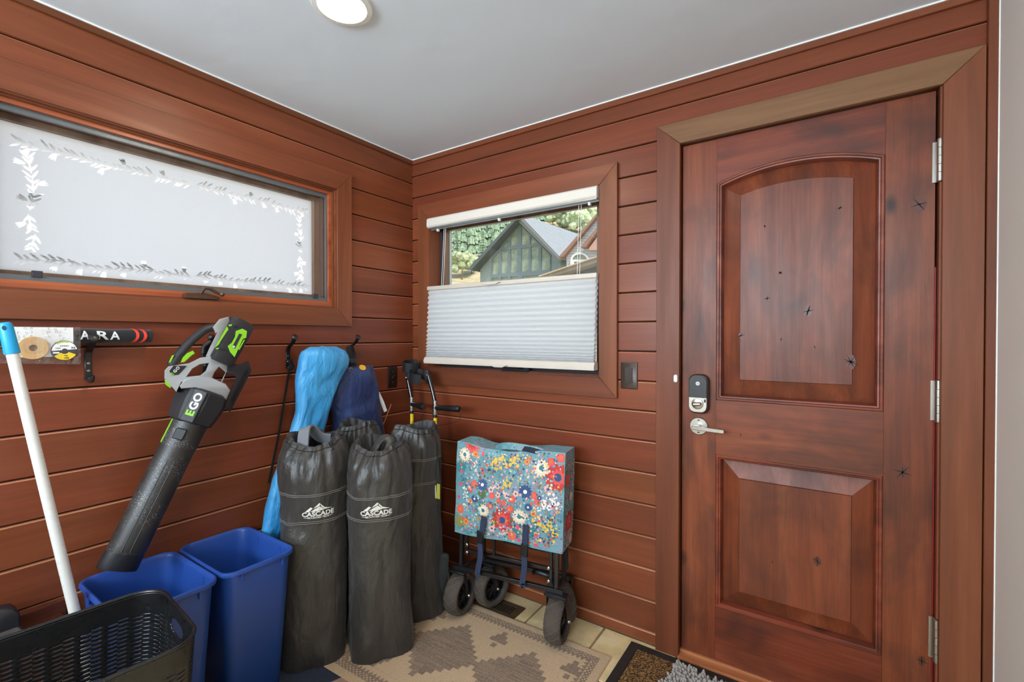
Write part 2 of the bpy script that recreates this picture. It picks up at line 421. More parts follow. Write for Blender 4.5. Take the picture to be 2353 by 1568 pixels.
bm = BM(); rframe(bm, FY, y0+.006, y1-.006, z0+.02, z1-.006, .030, -.046, -.078); ob('sash_frame', bm, plain('dark_brown_sash', '#5d463c', .5), win1)
bm = BM(); rframe(bm, FY, y0+.03, y1-.03, z0+.035, z1-.022, .032, -.078, -.115); ob('sash_inner_frame', bm, BRW, win1)
for yy in (-1.548, -.604):
    bm = BM(); bx(bm, -.034, -.022, yy-.012, yy+.012, z0+.046, z0+.066, .001); ob('screen_clip', bm, DKGREY, win1)
# crank handle
bm = BM(); prism(bm, [(-1.165, 1.428), (-1.045, 1.428), (-1.047, 1.439), (-1.10, 1.450), (-1.16, 1.446)], [], FY, -.016, .020)
cr = ob('crank_base', bm, BRONZE, win1)
bm = BM(); tube(bm, [Vector((.02, -1.115, 1.448)), Vector((.030, -1.105, 1.470)), Vector((.032, -1.085, 1.468)), Vector((.034, -1.052, 1.449))], [.007, .009, .008, .006], 8)
bmesh.ops.create_icosphere(bm, subdivisions=2, radius=.0095, matrix=Matrix.Translation((.036, -1.045, 1.449)))
ob('crank_arm', bm, BRONZE, cr)
# frosted pane with clear etched leaves (mask stored per vertex)
gy0, gy1, gz0, gz1 = y0+.045, y1-.045, z0+.045, z1-.035
def leaf_mask():
    st = .0021; ny = int((gy1-gy0)/st)+1; nz = int((gz1-gz0)/st)+1
    Yg = np.linspace(gy0, gy1, ny); Zg = np.linspace(gz0, gz1, nz); M = np.zeros((nz, ny), np.float32)
    def leaf(cy, cz, ang, ln, wd):
        j0, j1 = np.searchsorted(Yg, [cy-ln, cy+ln]); i0, i1 = np.searchsorted(Zg, [cz-ln, cz+ln])
        if j1 <= j0 or i1 <= i0: return
        yy, zz = np.meshgrid(Yg[j0:j1]-cy, Zg[i0:i1]-cz)
        u = yy*cos(ang)+zz*sin(ang); v = -yy*sin(ang)+zz*cos(ang)
        q = 1-(2*u/ln)**2; d = np.where(q > 0, wd/2*np.sqrt(np.maximum(q, 0))*np.clip(1.15-.6*u/ln, .4, 1.4), 0)
        M[i0:i1, j0:j1] = np.maximum(M[i0:i1, j0:j1], np.clip((d-np.abs(v))/.0012+.35, 0, 1)*(q > 0))
    R = random.Random(5)
    ya, yb, za, zb_ = PX(72, 450, -.1).y, PX(690, 560, -.1).y, gz0+.062, gz1-.078
    def sprig(py, pz, ang, s):
        leaf(py, pz, ang, .052*s, .0035)                                  # stem
        for k in (-1, 1):
            for q in (-.018, .004, .020):
                a = ang+k*R.uniform(.45, .85); l = R.uniform(.020, .030)*s
                leaf(py+cos(ang)*q+cos(a)*l*.5, pz+sin(ang)*q+sin(a)*l*.5, a, l, R.uniform(.0045, .0068))
        if R.random() < .75:
            k = R.choice((-1, 1)); a = ang+k*1.25; by, bz = py+cos(a)*.010, pz+sin(a)*.010
            for da in (-.28, 0, .28): leaf(by+cos(a+da)*.013, bz+sin(a+da)*.013, a+da, .026*s, .0062)
    n = int((yb-ya)/.058)
    for i in range(n+1):
        y = ya+(yb-ya)*i/n
        for z, sg in ((za, 1), (zb_, 1)):
            sprig(y, z+.006*sin(i*1.7), R.uniform(-.25, .25)+(pi if (i < n/2) else 0), R.uniform(.85, 1.15))
    m = int((zb_-za)/.058)
    for i in range(1, m):
        z = za+(zb_-za)*i/m
        for y in (ya, yb): sprig(y+.004*sin(i*2.1), z, pi/2+R.uniform(-.25, .25)+(pi if i < m/2 else 0), R.uniform(.85, 1.1))
    vs = np.zeros((nz, ny, 3), np.float32); vs[..., 0] = -.100; vs[..., 1] = Yg[None]; vs[..., 2] = Zg[:, None]
    idx = np.arange(nz*ny).reshape(nz, ny)
    q = np.stack([idx[:-1, :-1], idx[:-1, 1:], idx[1:, 1:], idx[1:, :-1]], -1).reshape(-1, 4)
    return vs.reshape(-1, 3), q, M.reshape(-1)
def grid_mesh(name, V, Q, mat, cen):
    me = bpy.data.meshes.new(name); V = V-np.array(cen, np.float32)
    me.vertices.add(len(V)); me.vertices.foreach_set('co', V.astype(np.float32).ravel())
    me.loops.add(Q.size); me.loops.foreach_set('vertex_index', Q.astype(np.int32).ravel())
    me.polygons.add(len(Q)); me.polygons.foreach_set('loop_start', np.arange(0, Q.size, 4, dtype=np.int32))
    me.update(calc_edges=True); me.materials.append(mat); me.shade_smooth()
    return me
def frost_mat():
    t = NT('etched_frosted_glass'); a = t.n('Attribute', attribute_name='mask')
    v = t.coord(); nz = t.noise(v, 60, 4, .6)
    tl = t.n('BsdfTranslucent'); t.l(t.mix((.97, .955, .915, 1), (1.0, .985, .95, 1), nz), tl.inputs[0])
    df = t.n('BsdfDiffuse'); df.inputs[0].default_value = (.75, .77, .76, 1)
    m1 = t.n('MixShader'); m1.inputs[0].default_value = .22; t.l(tl.outputs[0], m1.inputs[1]); t.l(df.outputs[0], m1.inputs[2])
    tr = t.n('BsdfTransparent'); gl = t.n('BsdfGlossy'); gl.inputs['Roughness'].default_value = .03
    m2 = t.n('MixShader'); m2.inputs[0].default_value = .10; t.l(tr.outputs[0], m2.inputs[1]); t.l(gl.outputs[0], m2.inputs[2])
    m3 = t.n('MixShader'); t.l(a.outputs['Fac'], m3.inputs[0]); t.l(m1.outputs[0], m3.inputs[1]); t.l(m2.outputs[0], m3.inputs[2])
    return t.done(m3)
V_, Q_, MK = leaf_mask(); cen = (-.1, (gy0+gy1)/2, (gz0+gz1)/2)
me = grid_mesh('pane', V_, Q_, frost_mat(), cen)
at = me.attributes.new('mask', 'FLOAT', 'POINT'); at.data.foreach_set('value', MK)
o = bpy.data.objects.new('pane', me); COL.objects.link(o); o.parent = win1; o.location = Vector(cen)-WL[win1]
o['label'] = 'frosted glass pane with a border of etched clear leaves'

# ------------------------------------------------------------------ window 2 (clear casement with cellular shade)
def clear_glass():
    t = NT('clear_window_glass'); tr = t.n('BsdfTransparent'); tr.inputs[0].default_value = (.96, .98, .97, 1)
    gl = t.n('BsdfGlossy'); gl.inputs['Roughness'].default_value = .01
    lw = t.n('LayerWeight'); fr = t.math('MULTIPLY_ADD', t.math('POWER', lw.outputs['Facing'], 5.0), .9, .035)
    m = t.n('MixShader'); t.l(fr, m.inputs[0]); t.l(tr.outputs[0], m.inputs[1]); t.l(gl.outputs[0], m.inputs[2]); return t.done(m)
GLASS = clear_glass()
win2 = empty('window_2', (.655, 0, 1.105), 'square clear window over the floral wagon with a half raised shade', kind='structure')
x0, x1, z0, z1 = W2['x0'], W2['x1'], W2['z0'], W2['z1']
casing(win2, 'x', x0, x1, z0, z1, .060, 1.250, 1.017, 2.030, (TX, TZ))
bm = BM(); rframe(bm, FX, x0, x1, z0, z1, .004, .010, -.150); ob('jamb', bm, TZ, win2)
bm = BM(); rframe(bm, FX, x0+.004, x1-.004, z0+.004, z1-.004, .004, -.02, -.072); ob('stop', bm, TZ, win2)
bm = BM(); rframe(bm, FX, x0+.004, x1-.004, z0+.004, z1-.004, .018, -.073, -.083); ob('screen_frame', bm, DKGREY, win2)
bm = BM(); rframe(bm, FX, x0+.006, x1-.006, z0+.006, z1-.006, .050, -.085, -.11); ob('sash_frame', bm, BRW, win2)
bm = BM(); rframe(bm, FX, x0+.054, x1-.054, z0+.054, z1-.048, .006, -.098, -.112); ob('glazing_bead', bm, plain('pale_spacer', '#b9c2bf', .4), win2)
bm = BM(); bx(bm, x0+.05, x1-.05, .102, .106, z0+.05, z1-.045); ob('pane', bm, GLASS, win2)
bm = BM(); prism(bm, [(.63, 1.110), (.785, 1.110), (.775, 1.130), (.755, 1.138), (.66, 1.138)], [], FX, -.03, .004); h = ob('crank_base', bm, BLACKP, win2, 'black folded crank handle')
bm = BM(); tube(bm, [Vector((.665, -.012, 1.136)), Vector((.70, -.018, 1.142)), Vector((.76, -.014, 1.130))], [.006, .007, .006], 8); ob('crank_arm', bm, BLACKP, h)

SH = empty('cellular_shade', (.655, -.02, 1.14), 'off-white cellular shade lowered from the top of the clear window', 'window shade')
FABRIC_W = NT('shade_fabric')
t = FABRIC_W; v = t.coord((1, 1, 1)); nz = t.noise(v, 420, 2)
d_ = t.bsdf(t.mix((.80, .82, .84, 1), (.90, .91, .92, 1), nz), .8, 0, .2)
tl = t.n('BsdfTranslucent'); tl.inputs[0].default_value = (.92, .93, .95, 1)
mx = t.n('MixShader'); mx.inputs[0].default_value = .5; t.l(d_.outputs[0], mx.inputs[1]); t.l(tl.outputs[0], mx.inputs[2]); FABRIC_W = t.done(mx)
RAIL = plain('shade_rail_cream', '#cfc5ba', .55, var=.05); RAILH = plain('shade_headrail_fabric', '#ded8cf', .7, var=.04, vs=150)
ALUM = plain('shade_aluminium', '#9da1a3', .35, metal=.5)
bm = BM(); prism(bm, [(-.036, 1.897), (-.030, 1.890), (.018, 1.890), (.018, 1.940), (-.026, 1.942), (-.034, 1.934)], [], lambda u, v, w: Vector((w, u, v)), .146, 1.163); ob('headrail', bm, RAILH, SH)
bm = BM(); bx(bm, .150, 1.160, -.028, .016, 1.884, 1.890); bx(bm, .150, 1.160, -.004, .002, 1.879, 1.885)
ob('headrail_channel', bm, ALUM, SH)
for xx in (.20, .62, 1.115):
    bm = BM(); bx(bm, xx-.006, xx+.006, -.008, .006, 1.868, 1.882, .001); ob('mounting_clip', bm, WPLAS, SH)
def shade_y(z): return interp(z, [1.14, 1.56], [-.040, -.016])
bm = BM(); y_ = shade_y(1.55); bx(bm, .146, 1.163, y_-.018, y_+.018, 1.540, 1.562, .004, seg=2); ob('moving_rail', bm, RAIL, SH)
bm = BM(); y_ = shade_y(1.15); prism(bm, [(y_-.02, 1.136), (y_+.02, 1.136), (y_+.02, 1.170), (y_-.012, 1.170), (y_-.022, 1.152)], [], lambda u, v, w: Vector((w, u, v)), .146, 1.163); ob('bottom_rail', bm, RAIL, SH)
hs = [70, 70, 68, 68, 67, 67, 65, 60, 60, 57, 53, 47, 43, 35, 30, 25, 20, 17]; tot = sum(hs); z = 1.541
for hh in hs:
    dz = hh/tot*(1.541-1.169); yc = shade_y(z-dz/2); bm = BM()
    dp = .015; q = dz*.5
    prof = [(yc-.004, z), (yc-.004-dp*.75, z-q), (yc-.004, z-dz), (yc+.004, z-dz), (yc+.004+dp*.75, z-q), (yc+.004, z)]
    loft(bm, [[Vector((xx, a, b)) for a, b in prof] for xx in (.153, 1.158)], False, False); fixn(bm)
    ob('pleat_cell', bm, FABRIC_W, SH, smooth=0); z -= dz
for xa in (.238, .250, 1.058, 1.070):
    bm = BM(); cyl(bm, (xa, .008, 1.885), (xa-.006 if xa < .5 else xa, -.008, 1.562), .0013, n=6); ob('lift_cord', bm, WPLAS, SH)
for xa, zz in ((.60, 1.549), (.66, 1.138)):
    y_ = shade_y(zz)-.02; bm = BM(); prism(bm, [(xa-.055, zz+.006), (xa+.055, zz+.006), (xa+.025, zz-.005), (xa-.02, zz-.005)], [], FX, -y_-.004, -y_+.013)
    ob('pull_tab', bm, RAIL, SH)

# ------------------------------------------------------------------ door
door = empty('door_1', (1.89, .02, 0), 'reddish knotty alder door with arched upper panel and keypad lock', kind='structure')
casing(door, 'x', D['x0']+.010, D['x1']-.003, 0, D['z1']-.010, 1.4175, 2.3745, -.10, 2.1335, (BX_, TZ, BX_), sides='lrt')
for c in [c for c in bpy.data.objects if c.name.startswith('casing') and c.parent == door]:       # feet of the side boards stop at the floor
    m_ = c.data; zl = -WL[c].z
    for vtx in m_.vertices:
        if vtx.co.z < zl: vtx.co.z = zl+.0005
def solid(name, bm, mat, parent=door, **k): return ob(name, bm, mat, parent, **k)
# jambs and rabbet
for xa, xb in ((1.500, 1.5075), (2.2765, 2.284)):
    bm = BM(); bx(bm, xa, xb, -.002, .15, 0, 2.056); solid('jamb', bm, TZ)
bm = BM(); bx(bm, 1.5075, 2.2765, -.002, .15, 2.050, 2.056); solid('jamb', bm, TX)
for xa, xb in ((1.5075, 1.520), (2.264, 2.2765)):
    bm = BM(); bx(bm, xa, xb, .067, .09, .01, 2.05); solid('stop', bm, GROOVE)
bm = BM(); bx(bm, 2.2715, 2.2745, .030, .06, .03, 1.5); solid('weatherstrip', bm, plain('red_weatherstrip', '#c4212c', .5))
dx0, dx1, dz0, dz1 = 1.5115, 2.2705, .024, 2.0455
sx0, sx1 = 1.639, 2.148
fy, by = .020, .066
def archR(xa, xb, za, zt):
    hw = (xb-xa)/2; s = zt-za; return (hw*hw+s*s)/(2*s)
ZC, ZT = 1.874, 1.922
RA = archR(sx0, sx1, ZC, ZT); XC = (sx0+sx1)/2; ZO = ZT-RA
def outline(x0, x1, zb_, d, arch):
    xa, xb, zb2 = x0+d, x1-d, zb_[0]+d
    if not arch: return [(xa, zb2), (xb, zb2), (xb, zb_[1]-d), (xa, zb_[1]-d)]
    R = RA-d; p = [(xa, zb2), (xb, zb2)]
    for k in range(17):
        x = xb+(xa-xb)*k/16; p.append((x, ZO+sqrt(max(R*R-(x-XC)**2, 0))))
    return p
bm = BM(); bx(bm, dx0, sx0, fy, by, dz0, dz1, .001); solid('stile', bm, AZ)
bm = BM(); bx(bm, sx1, dx1, fy, by, dz0, dz1, .001); solid('stile', bm, AZ)
bm = BM(); bx(bm, sx0, sx1, fy, by, dz0, .232); solid('rail', bm, AX)
bm = BM(); bx(bm, sx0, sx1, fy, by, .827, 1.037); solid('rail', bm, AX)
arc = outline(sx0, sx1, (1.037, 0), 0, True)[2:]
bm = BM(); prism(bm, [(sx0, dz1), (sx1, dz1)]+arc, [], FX, -fy, -by); solid('rail', bm, AX)
def panel(zr, arch):
    def ring(d, y): return [Vector((u, y, v)) for u, v in outline(sx0, sx1, zr, d, arch)]
    bm = BM(); loft(bm, [ring(0, .0195), ring(.003, .0165), ring(.009, .0165), ring(.012, .0205), ring(.016, .0215), ring(.021, .034), ring(.022, .050)], False, False); fixn(bm)
    solid('panel_moulding', bm, AX, smooth=25)
    bm = BM(); loft(bm, [ring(.0215, .050), ring(.022, .0465), ring(.0815, .0265), ring(.0835, .0205)], False, True); fixn(bm)
    solid('raised_panel', bm, AP, smooth=20)
panel((1.037, 0), True); panel((.232, .827), False)
# knots with their cracks
KN = plain('knot_brown', '#5a2c1b', .4, var=.35, vs=60); CK = plain('knot_crack', '#120906', .8)
RK = random.Random(6)
for px_, py_, rk, cr_ in ((1857, 715, .017, 3), (1793, 627, .006, 3), (1763, 686, .008, 2), (1702, 772, .010, 2), (1795, 780, .007, 1), (1872, 798, .006, 1), (1955, 832, .020, 4), (1930, 478, .008, 2), (1757, 520, .005, 2), (2112, 470, .022, 2), (2074, 1086, .020, 3), (1878, 1290, .015, 2), (1775, 1292, .006, 1), (2118, 1520, .014, 2), (1702, 1000, .005, 1)):
    field = (1702 < px_ < 1962); yk = .0203 if field else .0197; c = PY(px_, py_, yk); bm = BM(); n_ = 18
    vs = [bm.verts.new((c.x+rk*.75*cos(2*pi*k/n_)*RK.uniform(.8, 1.15), yk, c.z+rk*1.25*sin(2*pi*k/n_)*RK.uniform(.8, 1.15))) for k in range(n_)]; bm.faces.new(vs[::-1]); fixn(bm)
    if rk > .009: kn = ob('knot', bm, KN, door, smooth=0)
    else: bm.free()
    for q in range(cr_):
        a = RK.uniform(.9, 2.2)+q*1.3; l = rk*RK.uniform(.8, 1.5); bm = BM(); w_ = .0009
        d1 = Vector((cos(a), 0, sin(a))); d2 = Vector((-sin(a), 0, cos(a))); o_ = Vector((c.x, yk-.0003, c.z))
        bm.faces.new([bm.verts.new(p) for p in (o_-d1*l, o_-d1*l*.2+d2*w_*2, o_+d1*l, o_+d1*l*.1-d2*w_*2)]); ob('crack', bm, CK, door, smooth=0)
# hinges
for za, zb_ in ((1.760, 1.884), (1.023, 1.146), (.281, .409)):
    hg = empty('hinge', (2.2775, -.002, za)); hg.parent = door; hg.location = Vector((2.2775, -.002, za))-WL[door]
    n = 5
    for k in range(n):
        a = za+(zb_-za)*k/n; b = za+(zb_-za)*(k+1)/n
        bm = BM(); cyl(bm, (2.2775, -.004, a+.0006), (2.2775, -.004, b-.0006), .0082, n=20); ob('knuckle', bm, NICK, hg, smooth=50)
    for zz, s in ((za, -1), (zb_, 1)):
        bm = BM(); lathe(bm, [(.0088, 0), (.0088, .002), (.006, .004), (.0, .0045)], 16, frame_mat((2.2775, -.004, zz), (0, 0, s))); ob('pin_cap', bm, NICK, hg)
    bm = BM(); bx(bm, 2.262, 2.2775, .014, .0195, za, zb_); ob('leaf', bm, NICK, hg)
# keypad lock body
lk = empty('keypad_lock', (1.581, .02, .985)); lk.parent = door; lk.location = WL[lk]-WL[door]
lk['label'] = 'dark keypad deadbolt with silver thumb turn'
cx, cz = 1.580, 1.059
def rr3(hx, hz, r, y, dz=0): return [Vector((cx+u, y, cz+dz+v)) for u, v in rrect(hx, hz, r, 6)]
bm = BM(); loft(bm, [rr3(.037, .0765, .026, .0195), rr3(.037, .0765, .026, -.004), rr3(.033, .0725, .024, -.010)], False, True); fixn(bm); ob('lock_base', bm, DKBRONZE, lk)
bm = BM(); prism(bm, [(cx-.032, cz-.012), (cx+.032, cz-.012)]+[(cx+a, cz+.068-(.02-sqrt(max(0, .02**2-(max(abs(a)-.012, 0))**2)))) for a in (.032, .029, .024, .018, .012, -.012, -.018, -.024, -.029, -.032)], [], FX, .009, .020); ob('battery_cover', bm, plain('lock_charcoal', '#2c2c30', .4), lk)
bm = BM(); prism(bm, [(cx+a, cz-.068+(.02-sqrt(max(0, .02**2-(max(abs(a)-.012, 0))**2)))) for a in (-.032, -.029, -.024, -.018, -.012, .012, .018, .024, .029, .032)]+[(cx+.032, cz-.013), (cx-.032, cz-.013)], [], FX, .009, .021); pl_ = ob('lock_face', bm, NICK, lk)
bm = BM(); lathe(bm, [(.0215, 0), (.0215, .004), (.018, .006), (.0, .006)], 28, frame_mat((cx, -.021, cz-.036), (0, -1, 0))); ob('turn_ring', bm, NICK, lk)
bm = BM(); obox(bm, Vector((cx, -.033, cz-.036)), Vector((1, 0, .12)).normalized(), Vector((0, 1, 0)), Vector((-.12, 0, 1)).normalized(), .0165, .008, .007, .004); ob('thumb_turn', bm, NICK, lk)
bm = BM(); bx(bm, cx+.0235, cx+.030, -.0225, -.0205, cz-.030, cz-.018); ob('lock_sensor', bm, BLACKP, lk)
bm = BM(); lathe(bm, [(.0075, 0), (.0075, .0008), (0, .0008)], 20, frame_mat((cx, -.020, cz+.042), (0, -1, 0))); b_ = ob('badge', bm, plain('lock_badge', '#d8d8d8', .4), lk)
bm = BM(); addtext(bm, text2d('Yale', .0055, .02), lambda u, v: Vector((cx+u, -.0213, cz+.042+v))); ob('badge_lettering', bm, BLACKP, lk, kind='stuff')
# lever
lv = empty('lever_handle', (1.577, .02, .930)); lv.parent = door; lv.location = WL[lv]-WL[door]; lv['label'] = 'satin nickel lever on a round rose'
rc = Vector((1.577, .0195, .930))
bm = BM(); lathe(bm, [(.0345, 0), (.0345, .006), (.032, .009), (0, .0095)], 36, frame_mat(rc, (0, -1, 0))); ob('rose', bm, NICK, lv)
for dz_ in (.024, -.024):
    bm = BM(); bx(bm, rc.x-.004, rc.x+.004, .0090, .0105, rc.z+dz_-.002, rc.z+dz_+.002); ob('rose_slot', bm, BLACKP, lv)
bm = BM(); cyl(bm, rc+Vector((0, -.008, 0)), rc+Vector((0, -.05, 0)), .0105, n=20); ob('spindle', bm, NICK, lv)
bm = BM(); obox(bm, rc+Vector((.043, -.055, -.001)), Vector((1, 0, -.03)).normalized(), Vector((0, 1, 0)), Vector((.03, 0, 1)).normalized(), .058, .0055, .0075, .0015); ob('lever', bm, NICK, lv)
# threshold
bm = BM(); bx(bm, 1.5075, 2.2765, -.026, .012, .0, .013, .002); bx(bm, 1.5075, 2.2765, .012, .15, 0, .0215, .002); solid('threshold', bm, THW)
# sensor on the casing
p0, p1 = PY(1548, 861, -.018), PY(1559, 879, -.018)
bm = BM(); c = (p0+p1)/2; hx, hz = .0075, .0155
loft(bm, [[Vector((c.x+u, y, c.z+v)) for u, v in rrect(hx*s, hz*s, hx*s*.98, 5)] for y, s in ((-.0185, 1), (-.026, 1), (-.029, .8))]); fixn(bm)
ob('door_sensor', bm, WPLAS, None, 'tiny white pill-shaped sensor on the casing beside the keypad lock', 'sensor')

# ------------------------------------------------------------------ ceiling light
LC = Vector((.762, -1.022, 2.30))
lamp = empty('ceiling_light', LC, 'round white recessed ceiling light, switched on', 'light')
bm = BM(); lathe(bm, [(.0915, 0), (.0915, -.004), (.088, -.009), (.072, -.011), (.070, -.008), (.070, -.004)], 64, Matrix.Translation(LC)); ob('trim_ring', bm, WPLAS, lamp)
t = NT('lit_lens'); e = t.n('Emission'); e.inputs[0].default_value = (1, .83, .62, 1); e.inputs[1].default_value = LENS_EMIT
LENS = t.done(e)
bm = BM(); vs = [bm.verts.new(LC+Vector((.0705*cos(2*pi*k/48), .0705*sin(2*pi*k/48), -.006))) for k in range(48)]; bm.faces.new(vs[::-1]); ob('lens', bm, LENS, lamp, smooth=0)

# ------------------------------------------------------------------ switches
def plate(name, axis, a0, a1, z0, z1, label, rocker):
    f = FX if axis == 'x' else FY
    am, zm = (a0+a1)/2, (z0+z1)/2; r = empty(name, f(am, z0, 0), label, 'switch')
    bm = BM(); loft(bm, [[f(am+u, zm+v, w) for u, v in rrect((a1-a0)/2-i, (z1-z0)/2-i, .003, 3)] for w, i in ((.0005, 0), (.003, 0), (.006, .0035))], True, True); fixn(bm); ob('plate', bm, DKBRONZE if rocker else plain('black_brown_plate', '#241712', .35), r)
    if rocker:
        bm = BM(); prism(bm, [(am-.0165, zm-.033), (am+.0165, zm-.033), (am+.0165, zm+.033), (am-.0165, zm+.033)], [], f, .004, .0066); ob('rocker_frame', bm, BLACKP, r)
        bm = BM(); prism(bm, [(am-.015, zm-.0315), (am+.015, zm-.0315), (am+.015, zm+.0315), (am-.015, zm+.0315)], [], f, .006, .0085); o = ob('rocker', bm, plain('dark_brown_rocker', '#33261f', .35), r)
    else:
        bm = BM(); tube(bm, [f(am, zm-.004, .004), f(am, zm+.010, .018)], [.0042, .003], 8); ob('toggle', bm, CHROME, r)
    for dz in (.042 if rocker else .03, -.042 if rocker else -.03):
        bm = BM(); lathe(bm, [(.0032, 0), (.0028, .0008), (0, .001)], 10, frame_mat(f(am, zm+dz, .006), f(0, 0, 1)-f(0, 0, 0))); ob('screw', bm, CHROME if not rocker else BLACKP, r)
plate('light_switch', 'x', 1.262, 1.336, 1.0605, 1.176, 'dark bronze rocker switch plate between the clear window and the door', True)
plate('toggle_switch', 'y', -.190, -.1235, 1.001, 1.118, 'narrow black toggle switch plate near the room corner behind the crutches', False)

# ------------------------------------------------------------------ coat hooks
HOOK_Y = (-1.437, -1.094, -.760, -.428)
HL = ('black wall hook carrying the black rod sleeve', 'black wall hook that holds the leaf blower by its handle', 'black wall hook between the leaf blower and the light blue sack', 'black wall hook holding the navy bag by its strap')
for hy, lab in zip(HOOK_Y, HL):
    k = empty('wall_hook', (0, hy, 1.14), lab, 'hook', 'black wall hooks under the frosted window')
    S = lambda dx, dy, z: Vector((dx, hy+dy, z))
    bm = BM(); bx(bm, 0.0005, .006, hy-.009, hy+.009, 1.143, 1.222, .0015); ob('plate', bm, BLACKM, k)
    bm = BM(); strap(bm, spline([S(.004, 0, 1.215), S(.012, 0, 1.236), S(.036, 0, 1.252), S(.052, 0, 1.266), S(.057, 0, 1.275)], 5), .017, .006, (0, 1, 0)); ob('arm', bm, BLACKM, k)
    bm = BM(); lathe(bm, [(0, -.003), (.009, -.002), (.0142, 0), (.0142, .003), (.009, .0055), (0, .0065)], 22, frame_mat(S(.060, 0, 1.280), (.72, 0, .5))); ob('knob', bm, BLACKM, k)
    bm = BM(); tube(bm, spline([S(.004, .002, 1.148), S(.012, .003, 1.137), S(.026, .004, 1.140), S(.032, .004, 1.156)], 5), .0055, 8); ob('lower_prong', bm, BLACKM, k)
    for z in (1.172, 1.196):
        bm = BM(); lathe(bm, [(.0042, 0), (.0034, .0012), (0, .0015)], 10, frame_mat(S(.006, 0, z), (1, 0, 0))); ob('screw', bm, CHROME, k)

# ------------------------------------------------------------------ rod sleeve on the first hook
KNIT = plain('black_knit', '#151518', .9, var=.25, vs=160, bs=(700, .5, .002), sheen=.2)
KNITW = plain('white_knit', '#d9dadb', .9, var=.1); KNITR = plain('red_knit', '#e2402c', .9, var=.15)
rx, rz, rr_ = .0262, 1.285, .0235
rs = empty('rod_sleeve', (rx, -1.45, rz-rr_), 'black knit rod sleeve with white letters and two red stripes on a hook', 'rod sleeve')
rng = [(-1.95, .022)]+[(-1.95+.02*k, .0235) for k in range(1, 33)]+[(-1.298, .0235), (-1.288, .0225), (-1.278, .0235), (-1.274, .020), (-1.2735, .0)]
bm = BM(); loft(bm, [[Vector((rx+max(r, .0001)*cos(a), y, rz+max(r, .0001)*sin(a)+.001*sin(y*60))) for a in [2*pi*k/24 for k in range(24)]] for y, r in rng]); fixn(bm); ob('sleeve', bm, KNIT, rs)
def oncyl(u, v, y0, off=.0012):     # u along the sleeve, v around it
    a = radians(6)+v/rr_; return Vector((rx+(rr_+off)*cos(a), y0+u, rz+(rr_+off)*sin(a)+.001*sin((y0+u)*60)))
def dense(T, n=2):
    V, F = T; b = BM(); vs = [b.verts.new((x, y, 0)) for x, y in V]
    for p in F:
        try: b.faces.new([vs[i] for i in p])
        except ValueError: pass
    bmesh.ops.triangulate(b, faces=b.faces); bmesh.ops.subdivide_edges(b, edges=b.edges, cuts=n, use_grid_fill=True)
    b.verts.index_update(); out = ([(v.co.x, v.co.y) for v in b.verts], [tuple(v.index for v in f.verts) for f in b.faces]); b.free(); return out
for s, pa, pb in (('A', 184, 206), ('R', 223, 251), ('A', 253, 276)):
    ya, yb = PX(pa, 770, rx+rr_).y, PX(pb, 770, rx+rr_).y
    T_ = text2d(s, .030, .025); w_ = max(u for u, v in T_[0])-min(u for u, v in T_[0]); k = (yb-ya)/w_
    bm = BM(); addtext(bm, dense(([(u*k, v*1.25) for u, v in T_[0]], T_[1])), lambda u, v: oncyl(u, v, (ya+yb)/2)); ob('letter', bm, KNITW, rs)
for p in (308, 326):
    y0_ = PX(p, 770, rx+rr_).y; bm = BM(); A, B = [], []
    for k in range(25):
        a = -1.4+2.8*k/24; s = .016*(cos(a*1.0)-1)+.006
        A.append(bm.verts.new(oncyl(s, a*rr_, y0_, .001))); B.append(bm.verts.new(oncyl(s+.009, a*rr_, y0_, .001)))
    for k in range(24): bm.faces.new((A[k], B[k], B[k+1], A[k+1]))
    ob('red_stripe', bm, KNITR, rs)

# ------------------------------------------------------------------ clear bag with tippet spools hanging in front of the sleeve
def film():
    t = NT('clear_plastic_film'); tr = t.n('BsdfTransparent'); gl = t.n('BsdfGlossy'); gl.inputs['Roughness'].default_value = .12
    v = t.coord(); b = t.bump(t.noise(v, 38, 3, .5, .8), .7, .01); t.l(b, gl.inputs['Normal'])
    m = t.n('MixShader'); m.inputs[0].default_value = .11; t.l(tr.outputs[0], m.inputs[1]); t.l(gl.outputs[0], m.inputs[2]); return t.done(m)
FILM = film()
bx0 = .053
def BP(px, py, x): return PX(px, py, x)
bm = BM(); nU, nV = 14, 10; F_, K_ = [], []
for j in range(nV+1):
    for i in range(nU+1):
        u, v = i/nU, j/nV
        y = -1.652+(-1.467+1.652)*u; z = 1.196+.012*(1-u)+(1.313-1.196-.012*(1-u))*v
        b = .008*sin(pi*u)*sin(pi*min(1, v*1.05))+.0015*noise.noise(Vector((u*7, v*7, 3)))
        F_.append(bm.verts.new((bx0+.0035+b, y, z))); K_.append(bm.verts.new((bx0-.0015-b*.2, y, z)))
for G in (F_, K_):
    for j in range(nV):
        for i in range(nU):
            a = j*(nU+1)+i; q = (G[a], G[a+1], G[a+nU+2], G[a+nU+1]); bm.faces.new(q if G is F_ else q[::-1])
ob('plastic_bag', bm, FILM, None, 'clear plastic bag holding line spools in front of the rod sleeve', 'plastic bag', origin='base')
